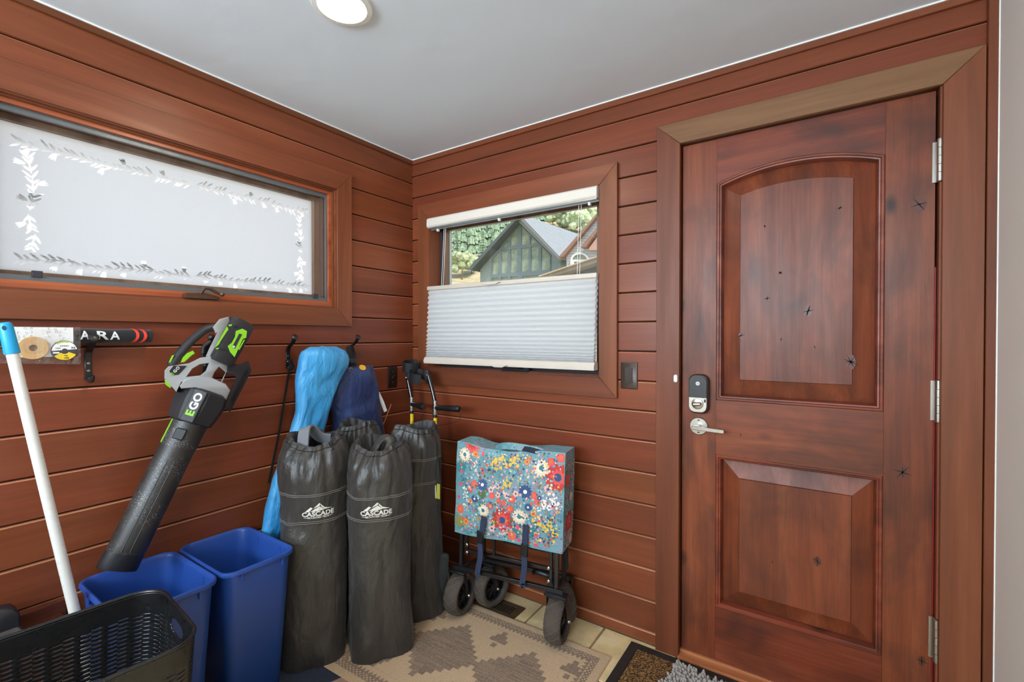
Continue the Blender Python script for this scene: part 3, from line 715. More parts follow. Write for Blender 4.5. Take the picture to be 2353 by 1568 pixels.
# paper with pencilled marks
PAPER = plain('white_paper', '#f6f5f4', .8, var=.03); PENC = plain('pencil_marks', '#8f8f96', .9)
bm = BM(); bx(bm, bx0, bx0+.0008, -1.626, -1.484, 1.222, 1.311); pc = ob('paper_sheet', bm, PAPER, None, 'white handwritten paper sheet inside the clear plastic bag', 'paper', origin='base')
R = random.Random(3); bm = BM()
for cxp in (42, 58, 72, 108, 112, 128, 138, 148):
    for cyp in (755, 765, 773, 781, 790):
        if R.random() < .35: continue
        c = BP(cxp+R.uniform(-2, 2), cyp+R.uniform(-2, 2), bx0+.0014); r = R.uniform(.002, .0036); pts = []
        a0 = R.uniform(0, 6)
        for k in range(6): pts.append(c+Vector((0, r*cos(a0+k*.9)*(.5+.5*R.random()), r*1.3*sin(a0+k*.9))))
        tube(bm, pts, .00035, 4)
ob('pencil_mark', bm, PENC, pc, kind='stuff')
# wooden disc
PINE = wood('pale_pine', 'z', '#cf9a5c', '#e3c08c', '#eed6ad', rough=.5, tint=(1, 1), grain=1.2)
wc = Vector((bx0+.0035, (BP(37, 800, bx0).y+BP(111, 800, bx0).y)/2, BP(74, 800, bx0).z))
bm = BM(); M = frame_mat(wc, (1, 0, 0)); rW = .0335
lathe(bm, [(.0095, 0), (rW-.001, 0), (rW, .001), (rW, .005), (rW-.001, .006), (.0095, .006), (.0095, 0)], 40, M); fixn(bm)
wd = ob('wooden_spool', bm, PINE, None, 'pale pine line disc with a round hole inside the plastic bag', 'spool', origin='base')
bm = BM(); lathe(bm, [(.0095, .001), (0, .001)], 20, M); ob('hub_hole', bm, plain('spool_hole', '#8f7466', .8), wd)
sc_ = Vector((bx0+.0035, (BP(112, 800, bx0).y+BP(179, 800, bx0).y)/2, BP(146, 806, bx0).z)); rS = .0300
ls = empty('line_spool', sc_-Vector((0, 0, rS)), 'dark tippet spool with white label and yellow sector beside the wooden disc', 'spool')
M = frame_mat(sc_, (1, 0, 0), (0, 1, 0))
bm = BM(); lathe(bm, [(.0065, 0), (rS, 0), (rS, .006), (rS-.0015, .007), (.0065, .007), (.0065, .0085), (0, .0085)], 40, M); ob('reel', bm, plain('spool_grey', '#4c4b50', .5), ls)
def sector(bm, a0, a1, r0, r1, h):
    n = 24; A = [bm.verts.new(M @ Vector((r0*cos(a0+(a1-a0)*k/n), r0*sin(a0+(a1-a0)*k/n), h))) for k in range(n+1)]
    B = [bm.verts.new(M @ Vector((r1*cos(a0+(a1-a0)*k/n), r1*sin(a0+(a1-a0)*k/n), h))) for k in range(n+1)]
    for k in range(n): bm.faces.new((A[k], B[k], B[k+1], A[k+1]))
    return bm
bm = BM(); n = 24; ch = [bm.verts.new(M @ Vector((.0285*cos(a), .0285*sin(a), .0074))) for a in [radians(8+172*k/n) for k in range(n+1)]]; bm.faces.new(ch); ob('white_label', bm, PAPER, ls, smooth=0)
bm = BM(); sector(bm, radians(215), radians(335), .010, .0285, .0074); ob('yellow_label', bm, plain('spool_yellow', '#f2cf33', .5), ls, smooth=0)
bm = BM(); sector(bm, radians(70), radians(130), .0245, .0287, .0076); ob('green_label', bm, plain('spool_green', '#c6d05a', .5), ls, smooth=0)
bm = BM(); bx(bm, 0, .0004, -.007, .007, -.0022, .0022, M=Matrix.Translation(sc_+Vector((.0076, -.019, -.006)))); ob('small_label', bm, PAPER, ls)
bm = BM()
for s, u, v, sz in (('5X', .019, .0085, .0085), ('0.015', -.015, .0075, .005), ('Plus', .003, -.0155, .0048), ('RIO', .004, -.0225, .0062)):
    addtext(bm, text2d(s, sz, .03), lambda a, b: M @ Vector((u-a, v-b, .0079)))
for k in range(9): bx(bm, .0, .0003, -.010+k*.0022, -.0090+k*.0022-(.0004 if k % 2 else 0), .0125, .0165, M=Matrix.Translation(sc_+Vector((.0077, 0, 0))))
ob('lettering', bm, BLACKP, ls, kind='stuff', smooth=0)

# ------------------------------------------------------------------ mop pole
pt = PX(11, 741, .112); pb_ = PX(172, 1408, .16); dr = (pb_-pt).normalized(); pbot = pt+dr*((.002-pt.z)/dr.z)
mp = empty('mop_pole', (pbot.x, pbot.y, 0), 'white mop pole with a cyan grip leaning on the left wall', 'pole')
gl_ = pt+dr*.088
bm = BM(); cyl(bm, gl_-dr*.01, pbot, .0134, n=24); ob('shaft', bm, plain('white_pole_enamel', '#dcd8d2', .3, var=.03), mp)
CYAN = plain('cyan_grip', '#1f9fd6', .4, var=.08)
side = Vector((0, 1, 0)); side = (side-dr*side.dot(dr)).normalized(); fr = dr.cross(side)
bm = BM(); rings = []
for s, r in ((0, .008), (.003, .0125), (.012, .0150), (.085, .0170), (.0885, .0165)):
    rings.append([pt+dr*s+side*(r*cos(2*pi*k/24))+fr*(r*.92*sin(2*pi*k/24)) for k in range(24)])
loft(bm, rings); fixn(bm); gp = ob('grip', bm, CYAN, mp, 'cyan plastic grip')
bm = BM(); c = pt+dr*.016; fdir = (CAM-c); fdir = (fdir-dr*fdir.dot(dr)).normalized(); sd2 = dr.cross(fdir).normalized()
rings = []
for off, k in ((.0105, 1), (.0152, 1)):
    rings.append([c+fdir*off+sd2*(.0042*cos(a)+.004)+dr*(.0062*sin(a)) for a in [2*pi*q/16 for q in range(16)]])
loft(bm, rings); fixn(bm); ob('hang_hole', bm, plain('grip_hole', '#0d3e66', .6), gp)

# ------------------------------------------------------------------ leaf blower hanging on the second hook
XB = .125
def E(px, py, x=XB): return PX(340+px/3.92, 700+py/3.92, x)         # traced from the crop, laid in a plane beside the wall
bl = empty('leaf_blower', E(90, 2400), 'grey black and green cordless leaf blower hanging on the wall', 'leaf blower')
SHELL = plain('blower_grey_shell', '#a9abae', .45, var=.05); BBLK = plain('blower_black', '#26262a', .45, var=.2, vs=30, bs=(500, .15))
def dirty():
    t = NT('dusty_blower_tube'); v = t.coord(); f = t.noise(v, 260, 2, .5); g = t.noise(v, 9, 3)
    m = t.math('MULTIPLY', t.mapr(f, .58, .68, 0, .75), t.mapr(g, .42, .6, 0, 1))
    col = t.mix(lin('#2e2b29'), lin('#a8a6a4'), m); return t.done(t.bsdf(col, .42, 0, .5))
DIRTY = dirty(); LIME = plain('blower_lime', '#8fd22e', .45, var=.06)
def fx(u, v, w): return E(u, v, w)
def slab(name, poly, holes, xa, xb, mat, bev=.003, parent=bl):
    """outline with chamfered edges: full outline in the middle, slightly shrunk outlines at both faces"""
    def inset(L, d):
        n = len(L); ar = sum(L[i][0]*L[(i+1) % n][1]-L[(i+1) % n][0]*L[i][1] for i in range(n)); sg = 1 if ar > 0 else -1; out = []
        for i in range(n):
            p, q, r_ = Vector(L[i-1]), Vector(L[i]), Vector(L[(i+1) % n]); e1 = (q-p).normalized(); e2 = (r_-q).normalized()
            m = (Vector((-e1.y, e1.x))+Vector((-e2.y, e2.x))); m = m/max(.5, m.length_squared/2) if m.length > .1 else m
            out.append(tuple(q+m*(sg*d)))
        return out
    d = bev*1100
    bm = BM(); loops = [inset(poly, d)]+[inset(h, -d) for h in holes]; full = [poly]+list(holes)
    tris = tessellate_polygon([[Vector((u, v, 0)) for u, v in L] for L in loops]); s_ = 1 if xb > xa else -1; c_ = bev*s_
    lay = [[bm.verts.new(E(u, v, x)) for L in LL for u, v in L] for LL, x in ((loops, xa), (full, xa+c_), (full, xb-c_), (loops, xb))]
    for t_ in tris:
        try: bm.faces.new([lay[0][i] for i in t_]); bm.faces.new([lay[3][i] for i in reversed(t_)])
        except ValueError: pass
    for A_, B_ in zip(lay, lay[1:]):
        k = 0
        for L in full:
            n = len(L)
            for i in range(n): j = (i+1) % n; bm.faces.new((A_[k+i], A_[k+j], B_[k+j], B_[k+i]))
            k += n
    fixn(bm); return ob(name, bm, mat, parent, smooth=50)
# tube: round sections along the axis
def sect(u, v, rad, sq=1.0, n=28, x=XB, tilt=None):
    c = E(u, v, x); return c
ax0, ax1 = E(430, 960), E(-280, 2385); axd = (ax1-ax0).normalized()
sdv = Vector((1, 0, 0)); lat = axd.cross(sdv).normalized()
def circ(s, r, n=28, rx=None): 
    c = ax0+axd*s; return [c+lat*(r*cos(2*pi*k/n))+sdv*((rx or r)*sin(2*pi*k/n)) for k in range(n)]
LT = (ax1-ax0).length
# motor cone with facets
bm = BM(); prof = [(-.075, .066), (-.066, .080), (-.03, .084), (.012, .077), (.040, .070), (.047, .058)]
rings = []
for s, r in prof:
    c = ax0+axd*s; rings.append([c+lat*(r*(1 if k % 2 else .93)*cos(2*pi*k/16+.2))+sdv*(r*(1 if k % 2 else .93)*sin(2*pi*k/16+.2)) for k in range(16)])
loft(bm, rings); fixn(bm); ob('motor_cone', bm, BBLK, bl, smooth=15)
bm = BM(); loft(bm, [circ(.040, .0575), circ(.047, .0565), circ(.128, .0555), circ(.131, .0555)]); fixn(bm); ob('tube_collar', bm, DIRTY, bl)
bm = BM(); loft(bm, [circ(.131, .0535), circ(.30, .0535), circ(LT-.075, .0535), circ(LT-.052, .0540, rx=.046)]); fixn(bm); ob('blow_tube', bm, DIRTY, bl)
bm = BM(); loft(bm, [circ(LT-.052, .0550, rx=.047), circ(LT-.004, .0570, rx=.034), circ(LT, .0560, rx=.032), circ(LT-.002, .051, rx=.028), circ(LT-.04, .049, rx=.028)], True, True); fixn(bm); ob('flat_nozzle', bm, BBLK, bl)
face = (CAM-ax0); face = (face-axd*face.dot(axd)).normalized(); fl_ = axd.cross(face)
def onax(s, w, r): # point on the visible side of the tube, w across
    a = w/max(r, .001); return ax0+axd*s+face*(r*cos(a))+fl_*(r*sin(a))
SG = 1 if fl_.dot(Vector((0, 1, 0))) > 0 else -1
# ridges along the tube
bm = BM()
for w_ in (-.012, .010): tube(bm, [onax(.18+.3*k/6, w_, .0535) for k in range(6)]+[onax(LT-.06, w_, .0525)], .0014, 6)
ob('tube_ridge', bm, BBLK, bl)
bm = BM(); strap(bm, [onax(.046+.082*k/4, -SG*.066, .0572-.0003*k) for k in range(5)], .005, .002, axd.cross(onax(.08, -SG*.066, .057)-ax0-axd*.08)); ob('lime_strip', bm, LIME, bl)
bm = BM(); c = onax(.088, -SG*.012, .0555); nn = (c-ax0-axd*.088).normalized(); obox(bm, c, nn.cross(axd), axd, nn, .0165, .019, .006, .003); ob('release_button', bm, BBLK, bl)
# lettering panel on the cone
pn = -SG*.012
def oncone(s, w): 
    r = interp(s, [p[0] for p in prof], [p[1] for p in prof]); return onax(s, w, r+.002)
c0 = oncone(-.012, pn); nn = (face*cos(pn/.082)+fl_*sin(pn/.082)); al = (oncone(.028, pn)-oncone(-.05, pn)).normalized(); nn = (nn-al*nn.dot(al)).normalized(); ac = al.cross(nn).normalized()
bm = BM(); obox(bm, c0, ac, al, nn, .021, .056, .006, .003); ob('badge_panel', bm, plain('blower_panel', '#3a3b40', .4), bl)
BW = plain('blower_white_print', '#eeeeee', .5)
up = -al; rtv = up.cross(nn)
def badge(bm, s, dy, sz, sx): return addtext(bm, text2d(s, sz, .035, sx), lambda a, b: c0+nn*.0066+up*(a+dy)-rtv*(-b))
# word reads up the axis
def badge(bm, s, d, sz, sx):
    return addtext(bm, text2d(s, sz, .035, sx), lambda a, b: c0+nn*.0067+up*(a+d)+(-rtv)*b)
bm = BM(); badge(bm, 'E', -.0255, .033, 1.15); ob('letter', bm, LIME, bl, smooth=0)
for ch_, d_o in (('G', -.0005), ('O', .030)): bm = BM(); badge(bm, ch_, d_o, .033, 1.15); ob('letter', bm, BW, bl, smooth=0)
# shell
slab('shell_cuff', [(285, 735), (330, 680), (430, 645), (560, 655), (700, 715), (742, 775), (705, 858), (560, 800), (430, 752), (300, 760)], [], XB-.035, XB+.048, SHELL, .006)
slab('shell_body', [(150, 595), (185, 558), (370, 530), (470, 480), (560, 468), (725, 525), (718, 600), (690, 640), (660, 700), (560, 690), (430, 690), (300, 700), (258, 790), (148, 665)],
     [[(345, 652), (400, 580), (470, 540), (548, 530), (520, 600), (470, 640)], [(578, 660), (600, 610), (640, 562), (700, 610), (664, 700)]], XB-.024, XB+.026, SHELL, .004)
slab('shell_spine', [(645, 132), (728, 111), (738, 150), (600, 420), (575, 480), (520, 470), (560, 380), (625, 250), (610, 262), (583, 205)], [], XB-.022, XB+.018, SHELL, .004)
slab('name_plate', [(192, 600), (230, 552), (352, 552), (278, 632), (215, 640)], [], XB+.020, XB+.028, BBLK, .002)
nc = E(245, 598, XB+.0288); e1 = (E(275, 565, XB+.0288)-E(215, 630, XB+.0288)).normalized(); e2 = Vector((1, 0, 0)).cross(e1)
bm = BM(); addtext(bm, text2d('E', .014, .03), lambda a, b: nc+e1*(a-.013)+e2*b); ob('letter', bm, LIME, bl, smooth=0)
for ch_, d_o in (('G', -.001), ('O', .0115)): bm = BM(); addtext(bm, text2d(ch_, .014, .03), lambda a, b: nc+e1*(a+d_o)+e2*b); ob('letter', bm, BW, bl, smooth=0)
bm = BM(); tube(bm, spline([E(610, 205), E(520, 225), E(420, 300), E(330, 390), E(265, 470), E(205, 550)], 6), [(.013, .015)]*31, 14); ob('handle', bm, BBLK, bl)
bm = BM(); tube(bm, spline([E(560, 330), E(500, 380), E(490, 440)], 5), .006, 8); ob('handle_brace', bm, BBLK, bl)
slab('trigger', [(405, 415), (425, 440), (390, 465), (330, 520), (296, 525), (310, 480), (350, 440)], [], XB-.010, XB+.014, LIME, .004)
slab('boost_button', [(215, 460), (240, 455), (205, 525), (186, 522)], [], XB-.010, XB+.012, LIME, .003)
slab('lime_corner', [(148, 678), (165, 678), (215, 740), (200, 755), (160, 725)], [], XB-.014, XB+.016, LIME, .003)
# battery
b0, b1 = E(652, 500, XB+.012), E(838, 165, XB+.012); bd = (b1-b0).normalized(); bl_ = bd.cross(sdv).normalized(); Lb = (b1-b0).length
def brect(s, a, b, k=.011): return [b0+bd*s+bl_*u+sdv*v for u, v in rrect(a, b, k, 2)]
bm = BM(); loft(bm, [brect(-.012, .036, .03), brect(0, .041, .034), brect(Lb*.5, .042, .036), brect(Lb-.006, .042, .036), brect(Lb+.006, .036, .031)]); fixn(bm); bat = ob('battery', bm, BBLK, bl, 'black and lime battery pack', smooth=25)
def lime(poly, nm='battery_panel', m=LIME, x=.050):
    bm = BM(); prism(bm, poly, [], fx, XB+x-.004, XB+x); return ob(nm, bm, m, bat, smooth=30)
lime([(790, 240), (850, 218), (892, 240), (885, 300), (855, 310), (780, 475), (740, 430), (718, 375), (755, 345), (785, 290)])
lime([(712, 195), (725, 225), (700, 260), (655, 330), (640, 360), (600, 392), (625, 345), (680, 250)])
lime([(865, 315), (872, 320), (822, 412), (815, 400)]); lime([(725, 182), (760, 178), (750, 196), (728, 194)]); lime([(610, 395), (640, 388), (632, 404), (612, 404)])
lime([(822, 262), (848, 270), (782, 398), (758, 382)], 'battery_gauge', DKGREY, .0515)
lime([(772, 190), (812, 186), (806, 204), (776, 202)], 'battery_latch', BBLK, .0515); lime([(648, 398), (698, 400), (692, 416), (655, 414)], 'battery_latch', BBLK, .0515)
bm = BM(); lathe(bm, [(.004, 0), (.004, .001), (0, .001)], 14, frame_mat(E(772, 380, XB+.0516), (1, 0, 0))); ob('battery_button', bm, plain('pale_blue_button', '#cfe4f2', .4), bat)
# hoop at the front
slab('guard_hoop', [(715, 532), (835, 540), (905, 505), (932, 600), (740, 972), (690, 925), (712, 850), (792, 655), (790, 640), (712, 625)], [], XB-.010, XB+.030, BBLK, .004)
slab('guard_shade', [(868, 600), (895, 578), (902, 612), (766, 880), (738, 866)], [], XB+.012, XB+.0306, plain('channel_shade', '#0b0b0d', .6), .001)  # flush patch: shade inside the hoop's channel put in as near-black colour
bm = BM(); cyl(bm, E(716, 580), E(805, 590), .019, n=16); ob('hoop_boss', bm, BBLK, bl)

# ------------------------------------------------------------------ soft bodies hanging or standing
def cloth(name, hexes, rough=.45, scale=9, strength=.5, sheen=.1, fine=True):
    t = NT(name); v = t.coord((1, 1, .55)); f = t.noise(v, scale, 5, .55, .7); g = t.noise(v, scale*.45, 3)
    col = t.mix(lin(hexes[0]), lin(hexes[1]), t.mapr(g, .35, .65, 0, 1))
    wv = t.noise(t.coord(), 900, 1); h = t.math('ADD', f, t.math('MULTIPLY', wv, .015 if fine else 0))
    return t.done(t.bsdf(col, rough, 0, .5, t.bump(h, strength, .02), sheen=sheen))
BAGM = cloth('charcoal_nylon', ('#312e2b', '#3b3733'), .34, 7, 1.0)
BAGI = cloth('bag_lining', ('#2b2b2c', '#353536'), .6, 20, .5)
THREAD = plain('grey_thread', '#7d776f', .8); CORD = plain('black_cord', '#141416', .7)
PRINT = plain('white_print', '#dcd6cc', .7, var=.05)
def tubebag(label, cx, cy, r, H, seed, square, ruff, neck, zs_, face_a, logo, lean=(0, 0), drop=0.0, z0=.0015):
    k = empty('storage_bag', (cx, cy, z0), label, 'storage bag', 'charcoal drawstring storage bags')
    R = random.Random(seed); ph = [R.uniform(0, 6.28) for _ in range(8)]
    def surf(th, z, off=0.0):
        t = z/H
        base = interp(t, [0, .02, .10, .45, .74, .86, .92, .965, 1.0], [.985, 1.0, 1.0, .99, 1.02, 1.045, 1.0, .88, neck])
        sqk = square*interp(t, [0, .3, .8, 1], [1.25, .7, .25, 0]); c4 = 1+sqk*.20*(abs(sin(2*(th-face_a)))**1.5)-sqk*.05
        top = interp(t, [.74, .9, 1], [0, .5, 1])
        ruffle = 1+top*ruff*(.6*sin(13*th+ph[0])+.4*sin(21*th+ph[1])+.35*sin(8*th+ph[2]))
        P_ = Vector((cos(th)*2.1, sin(th)*2.1, z*6+ph[3]))
        wr = .009*noise.noise(P_)+.006*noise.noise(P_*2.3)+.004*noise.noise(P_*5.1)+.005*sin(z*16+th*2+ph[4])*sin(th*2+ph[5]+z*5)
        rr = r*base*c4*ruffle+wr*(.7+.8*top)+off
        zz = z+top*.012*sin(2*th+ph[6])-drop*top*max(0, cos(th-face_a))
        return Vector((cx+lean[0]*t+rr*cos(th), cy+lean[1]*t+rr*sin(th), max(zz, 0)+z0))
    N = 120; TH = [2*pi*i/N for i in range(N)]
    zl = [H*q for q in (0, .012, .03, .06)]+[H*(.06+.88*i/44) for i in range(1, 45)]+[H*q for q in (.955, .97, .985, .995, 1.0)]
    bm = BM(); loft(bm, [[surf(a, z) for a in TH] for z in zl], True, False); ob('body', bm, BAGM, k, smooth=60)
    # opening folds back inside
    bm = BM(); rg = []
    for dz_, sc2 in ((0, 1), (.006, .955), (.0, .90), (-.03, .86), (-.085, .8)):
        rg.append([Vector((cx+lean[0], cy+lean[1], 0))+Vector(((surf(a, H).x-cx-lean[0])*sc2, (surf(a, H).y-cy-lean[1])*sc2, surf(a, H).z+dz_)) for a in TH])
    loft(bm, rg, False, True); ob('opening', bm, BAGI, k, smooth=60)
    for zz in zs_:
        for d in (-.0035, .0035):
            bm = BM(); pts = [surf(a, zz+d+.010*0, .0008) for a in TH]; pts.append(pts[0]); tube(bm, pts, .0011, 5, cap=False); ob('seam', bm, THREAD, k)
    if logo:
        zc, dth = logo; th0 = face_a+dth
        def on(u, v): return surf(th0+u/r, zc+v, .0022)
        bm = BM()
        def poly(ps):
            b2 = BM(); vv = [b2.verts.new((u, v, 0)) for u, v in ps]; b2.faces.new(vv); bmesh.ops.triangulate(b2, faces=b2.faces); bmesh.ops.subdivide_edges(b2, edges=b2.edges, cuts=3, use_grid_fill=True)
            b2.verts.index_update(); q = [bm.verts.new(on(v.co.x, v.co.y)) for v in b2.verts]
            for f in b2.faces: bm.faces.new([q[v.index] for v in f.verts])
            b2.free()
        poly([(-.047, -.003), (-.026, .015), (-.019, .010), (-.032, -.003)])
        poly([(-.028, -.003), (.004, .016), (.022, .001), (.0, -.003)]); poly([(-.018, .008), (.003, .029), (.006, .024), (.004, .018)])
        poly([(.003, .029), (.022, .009), (.050, .001), (.022, .002), (.010, .014), (.006, .024)])
        addtext(bm, dense(text2d('CASCADE', .0235, .035, 1.10), 1), lambda u, v: on(u, v-.0125))
        addtext(bm, dense(text2d('MOUNTAIN TECH', .0112, .02, .80), 1), lambda u, v: on(u, v-.0265))
        poly([(-.052, -.0245), (-.036, -.0262), (-.036, -.0280), (-.052, -.026)]); poly([(.052, -.0245), (.036, -.0262), (.036, -.0280), (.052, -.026)])
        ob('printed_logo', bm, PRINT, k, 'white printed mountain logo with lettering', smooth=0)
    # draw cord and toggle
    bm = BM(); pts = [surf(a, H*.985, .001) for a in TH]; pts.append(pts[0]); tube(bm, pts, .0016, 5, cap=False)
    ct = surf(face_a+.5, H*.99); tube(bm, spline([ct, ct+Vector((.02, -.02, .02)), ct+Vector((.035, -.01, -.005)), ct+Vector((.015, .0, -.012))], 5), .0018, 6)
    ob('draw_cord', bm, CORD, k)
    bm = BM(); obox(bm, ct+Vector((-.01, .01, .004)), Vector((.8, .6, 0)), Vector((-.6, .8, 0)), Vector((0, 0, 1)), .007, .006, .011, .003); ob('cord_toggle', bm, BLACKP, k)
    return k, surf
FA = radians(-33)
kA, sA = tubebag('charcoal storage bag with white mountain logo, left one of the front pair', .262, -.808, .128, .870, 3, .8, .05, .72, (.668, .560), FA, (.607, .10), (-.01, .02), .02, .0055)
kB, sB = tubebag('charcoal storage bag with white mountain logo, right one of the front pair', .455, -.625, .125, .845, 11, .9, .055, .70, (.645, .556), FA, (.600, -.22), (.0, .0), .03, .0088)
kC, sC = tubebag('plain charcoal storage bag with padded strap, standing nearest the crutches', .420, -.362, .108, .862, 21, .5, .06, .74, (.73, .62), FA, None, (.004, -.03), .0, .0088)
kD, sD = tubebag('charcoal storage bag mostly hidden behind the two front ones', .216, -.548, .105, .885, 31, .4, .06, .72, (), FA, None, (0, 0), .0)
# folded grey webbing sticking out of the left front bag
MESHG = plain('grey_mesh_webbing', '#77787e', .8, vs=300, bs=(600, .6, .002))
tc = Vector((.250, -.795, .855))
bm = BM(); strap(bm, spline([tc+Vector((.02, -.06, -.02)), tc+Vector((.01, -.045, .05)), tc+Vector((-.01, -.01, .055)), tc+Vector((.0, .03, .01)), tc+Vector((.03, .06, .0))], 6), .045, .008, (.8, .5, .3)); ob('inner_webbing', bm, MESHG, kA)
bm = BM(); strap(bm, spline([tc+Vector((-.05, -.02, -.02)), tc+Vector((-.04, .0, .04)), tc+Vector((-.02, .04, .035)), tc+Vector((.0, .08, -.01))], 6), .05, .01, (.8, -.5, .2)); ob('inner_webbing', bm, BAGM, kA)
bm = BM(); tube(bm, spline([Vector((.49, -.61, .80)), Vector((.475, -.585, .845)), Vector((.44, -.60, .85)), Vector((.43, -.64, .80))], 5), [(.02, .012)]*16, 10); ob('inner_webbing', bm, BAGM, kB)
# carry strap with pad and paper tags on the back right bag
bm = BM(); q = [PY(1000, 1020, -.36), PY(1005, 1100, -.37), PY(1008, 1190, -.36), PY(1014, 1290, -.345)]; strap(bm, spline(q, 6), .020, .003, (.85, .5, 0)); ob('carry_strap', bm, CORD, kC)
PADM = plain('dark_grey_pad', '#2c2e2e', .9, var=.25, vs=60, bs=(90, .6, .006))
bm = BM(); q = spline([PY(1021, 1272, -.335), PY(1020, 1300, -.335), PY(1014, 1340, -.335), PY(1004, 1378, -.335)], 5)
tube(bm, q, [(.010, .006)]+[(.021, .011)]*5+[(.026, .012)]*9+[(.014, .008)], 12, flat=(.85, .5, 0)); ob('shoulder_pad', bm, PADM, kC, 'dark grey quilted shoulder pad')
bm = BM(); a, b = PY(996, 1114, -.375), PY(1002, 1146, -.375); bx(bm, a.x, b.x, -.376, -.3752, b.z, a.z); ob('paper_tag', bm, PAPER, kC)
bm = BM(); a, b = PY(1001, 1111, -.372), PY(1011, 1148, -.372); bx(bm, a.x, b.x, -.3725, -.3718, b.z, a.z); ob('yellow_tag', bm, plain('lime_paper', '#bdbb45', .8), kC)

# light blue sack
def rows_body(rows, x0, thick, n=40, seed=1, fold=.004, vert=10):
    """lofted soft body from outline rows (pixel y, left x, right x) lying in the plane x=x0"""
    R = random.Random(seed); rg = []
    ys = [r[0] for r in rows]; yy = list(np.linspace(ys[0], ys[-1], 46))
    for py in yy:
        a = interp(py, ys, [r[1] for r in rows]); b = interp(py, ys, [r[2] for r in rows]); th = interp(py, ys, [r[3] if len(r) > 3 else thick for r in rows])
        A, B = PX(a, py, x0), PX(b, py, x0); c = (A+B)/2; h = (B.y-A.y)/2; ring = []
        for k in range(n):
            t = 2*pi*k/n; cs, sn = cos(t), sin(t)
            u = math.copysign(abs(cs)**.8, cs); v = math.copysign(abs(sn)**.8, sn)
            f = fold*(noise.noise(Vector((cos(t)*1.6, sin(t)*1.6, c.z*9+seed)))+.5*noise.noise(Vector((cos(t)*3.6, sin(t)*3.6, c.z*24+seed)))+.45*sin(vert*t+seed+c.z*5)*(.3+noise.noise(Vector((c.z*4, seed, 0)))))
            ring.append(Vector((x0+th*v+f*1.4*abs(v), c.y+h*u+f*.5, c.z)))
        rg.append(ring)
    return rg
BLUEC = cloth('sky_blue_nylon', ('#2a8ac8', '#4aa6dc'), .34, 9, 1.1)
bs_ = empty('blue_sack', PX(620, 1240, .112), 'light blue nylon drawstring sack hanging beside the navy bag', 'sack')
bm = BM(); loft(bm, rows_body([(797, 712, 770, .016), (801, 698, 783, .03), (812, 690, 794, .044), (828, 686, 798, .05), (845, 684, 796, .05), (862, 680, 786, .048), (880, 680, 778, .045), (905, 682, 768, .04), (945, 681, 756, .036), (985, 668, 744, .036), (1040, 645, 730, .036), (1100, 628, 712, .036), (1160, 612, 690, .030), (1215, 603, 668, .024), (1250, 603, 660, .02)], .112, .04, seed=4, fold=.009, vert=13)); fixn(bm)
ob('body', bm, BLUEC, bs_, smooth=70)
bm = BM(); tube(bm, spline([PX(737, 797, .075), PX(770, 803, .1), PX(793, 818, .105), PX(797, 832, .09)], 6), .004, 8); ob('gathered_hem', bm, BLUEC, bs_)
bm = BM(); strap(bm, spline([PX(668, 829, .034), PX(660, 880, .02), PX(650, 940, .018), PX(640, 1000, .018), PX(630, 1050, .018), PX(618, 1110, .022)], 5), .010, .0025, (0, 1, 0)); strap(bm, spline([PX(667, 826, .034), PX(676, 845, .03), PX(683, 868, .06)], 5), .007, .0025, (0, 1, 0)); ob('carry_cord', bm, CORD, bs_)
bm = BM(); strap(bm, spline([PX(770, 885, .082), PX(760, 905, .085), PX(753, 935, .08), PX(748, 965, .078), PX(743, 985, .076)], 5), .008, .004, (1, .3, 0)); ob('side_cord', bm, CORD, bs_)

# navy bag on the fourth hook
NAVY = cloth('navy_nylon', ('#22325f', '#2f4378'), .38, 12, .9)
nb = empty('navy_bag', PX(815, 1000, .08), 'navy blue zip bag hung by a black buckle strap', 'bag')
bm = BM(); loft(bm, rows_body([(842, 786, 853, .030), (844, 780, 855, .036), (860, 772, 858, .045), (890, 766, 865, .050), (930, 763, 871, .052), (970, 766, 877, .055), (1010, 769, 880, .053), (1050, 771, 882, .05)],   .056, .05, seed=9, fold=.012)); fixn(bm)
ob('body', bm, NAVY, nb, smooth=70)
bm = BM(); tube(bm, [PX(826, 866, .105), PX(835, 905, .118), PX(842, 945, .120), PX(849, 990, .118)], .002, 6); ob('piping', bm, plain('navy_piping', '#101a36', .6), nb)
bm = BM(); strap(bm, spline([PX(801, 797, .058), PX(803, 812, .066), PX(808, 832, .072), PX(811, 845, .078)], 5), .026, .003, (0, 1, 0)); strap(bm, spline([PX(806, 793, .055), PX(813, 815, .045), PX(815, 838, .06)], 5), .020, .003, (0, 1, 0)); ob('hang_strap', bm, CORD, nb)
bm = BM(); c = PX(811, 830, .078); bx(bm, c.x-.004, c.x+.006, c.y-.019, c.y+.019, c.z-.012, c.z+.012, .003); ob('buckle', bm, DKGREY, nb)
bm = BM(); c = PX(806, 850, .09); tube(bm, [c+Vector((.0, .013*cos(a), .009*sin(a))) for a in [2*pi*k/16 for k in range(17)]], .002, 6); ob('metal_ring', bm, CHROME, nb)
bm = BM(); lathe(bm, [(0, .0), (.0155, 0), (.0155, .001), (0, .0012)], 26, frame_mat(PX(833, 845, .100), (.75, -.25, .62)) @ Matrix.Diagonal((1, 1.1, 1, 1))); bd_ = ob('yellow_badge', bm, plain('badge_yellow', '#e6ae2e', .5), nb)
bm = BM(); A = PX(868, 902, .07); B_ = PX(886, 946, .075); strap(bm, [A, (A+B_)/2+Vector((.004, 0, 0)), B_], .018, .001, (.3, .9, .25)); ob('care_label', bm, PAPER, nb)
bm = BM(); strap(bm, spline([PX(870, 945, .06), PX(872, 970, .06), PX(873, 1000, .06)], 4), .022, .003, (.2, 1, 0)); ob('side_strap', bm, CORD, nb)

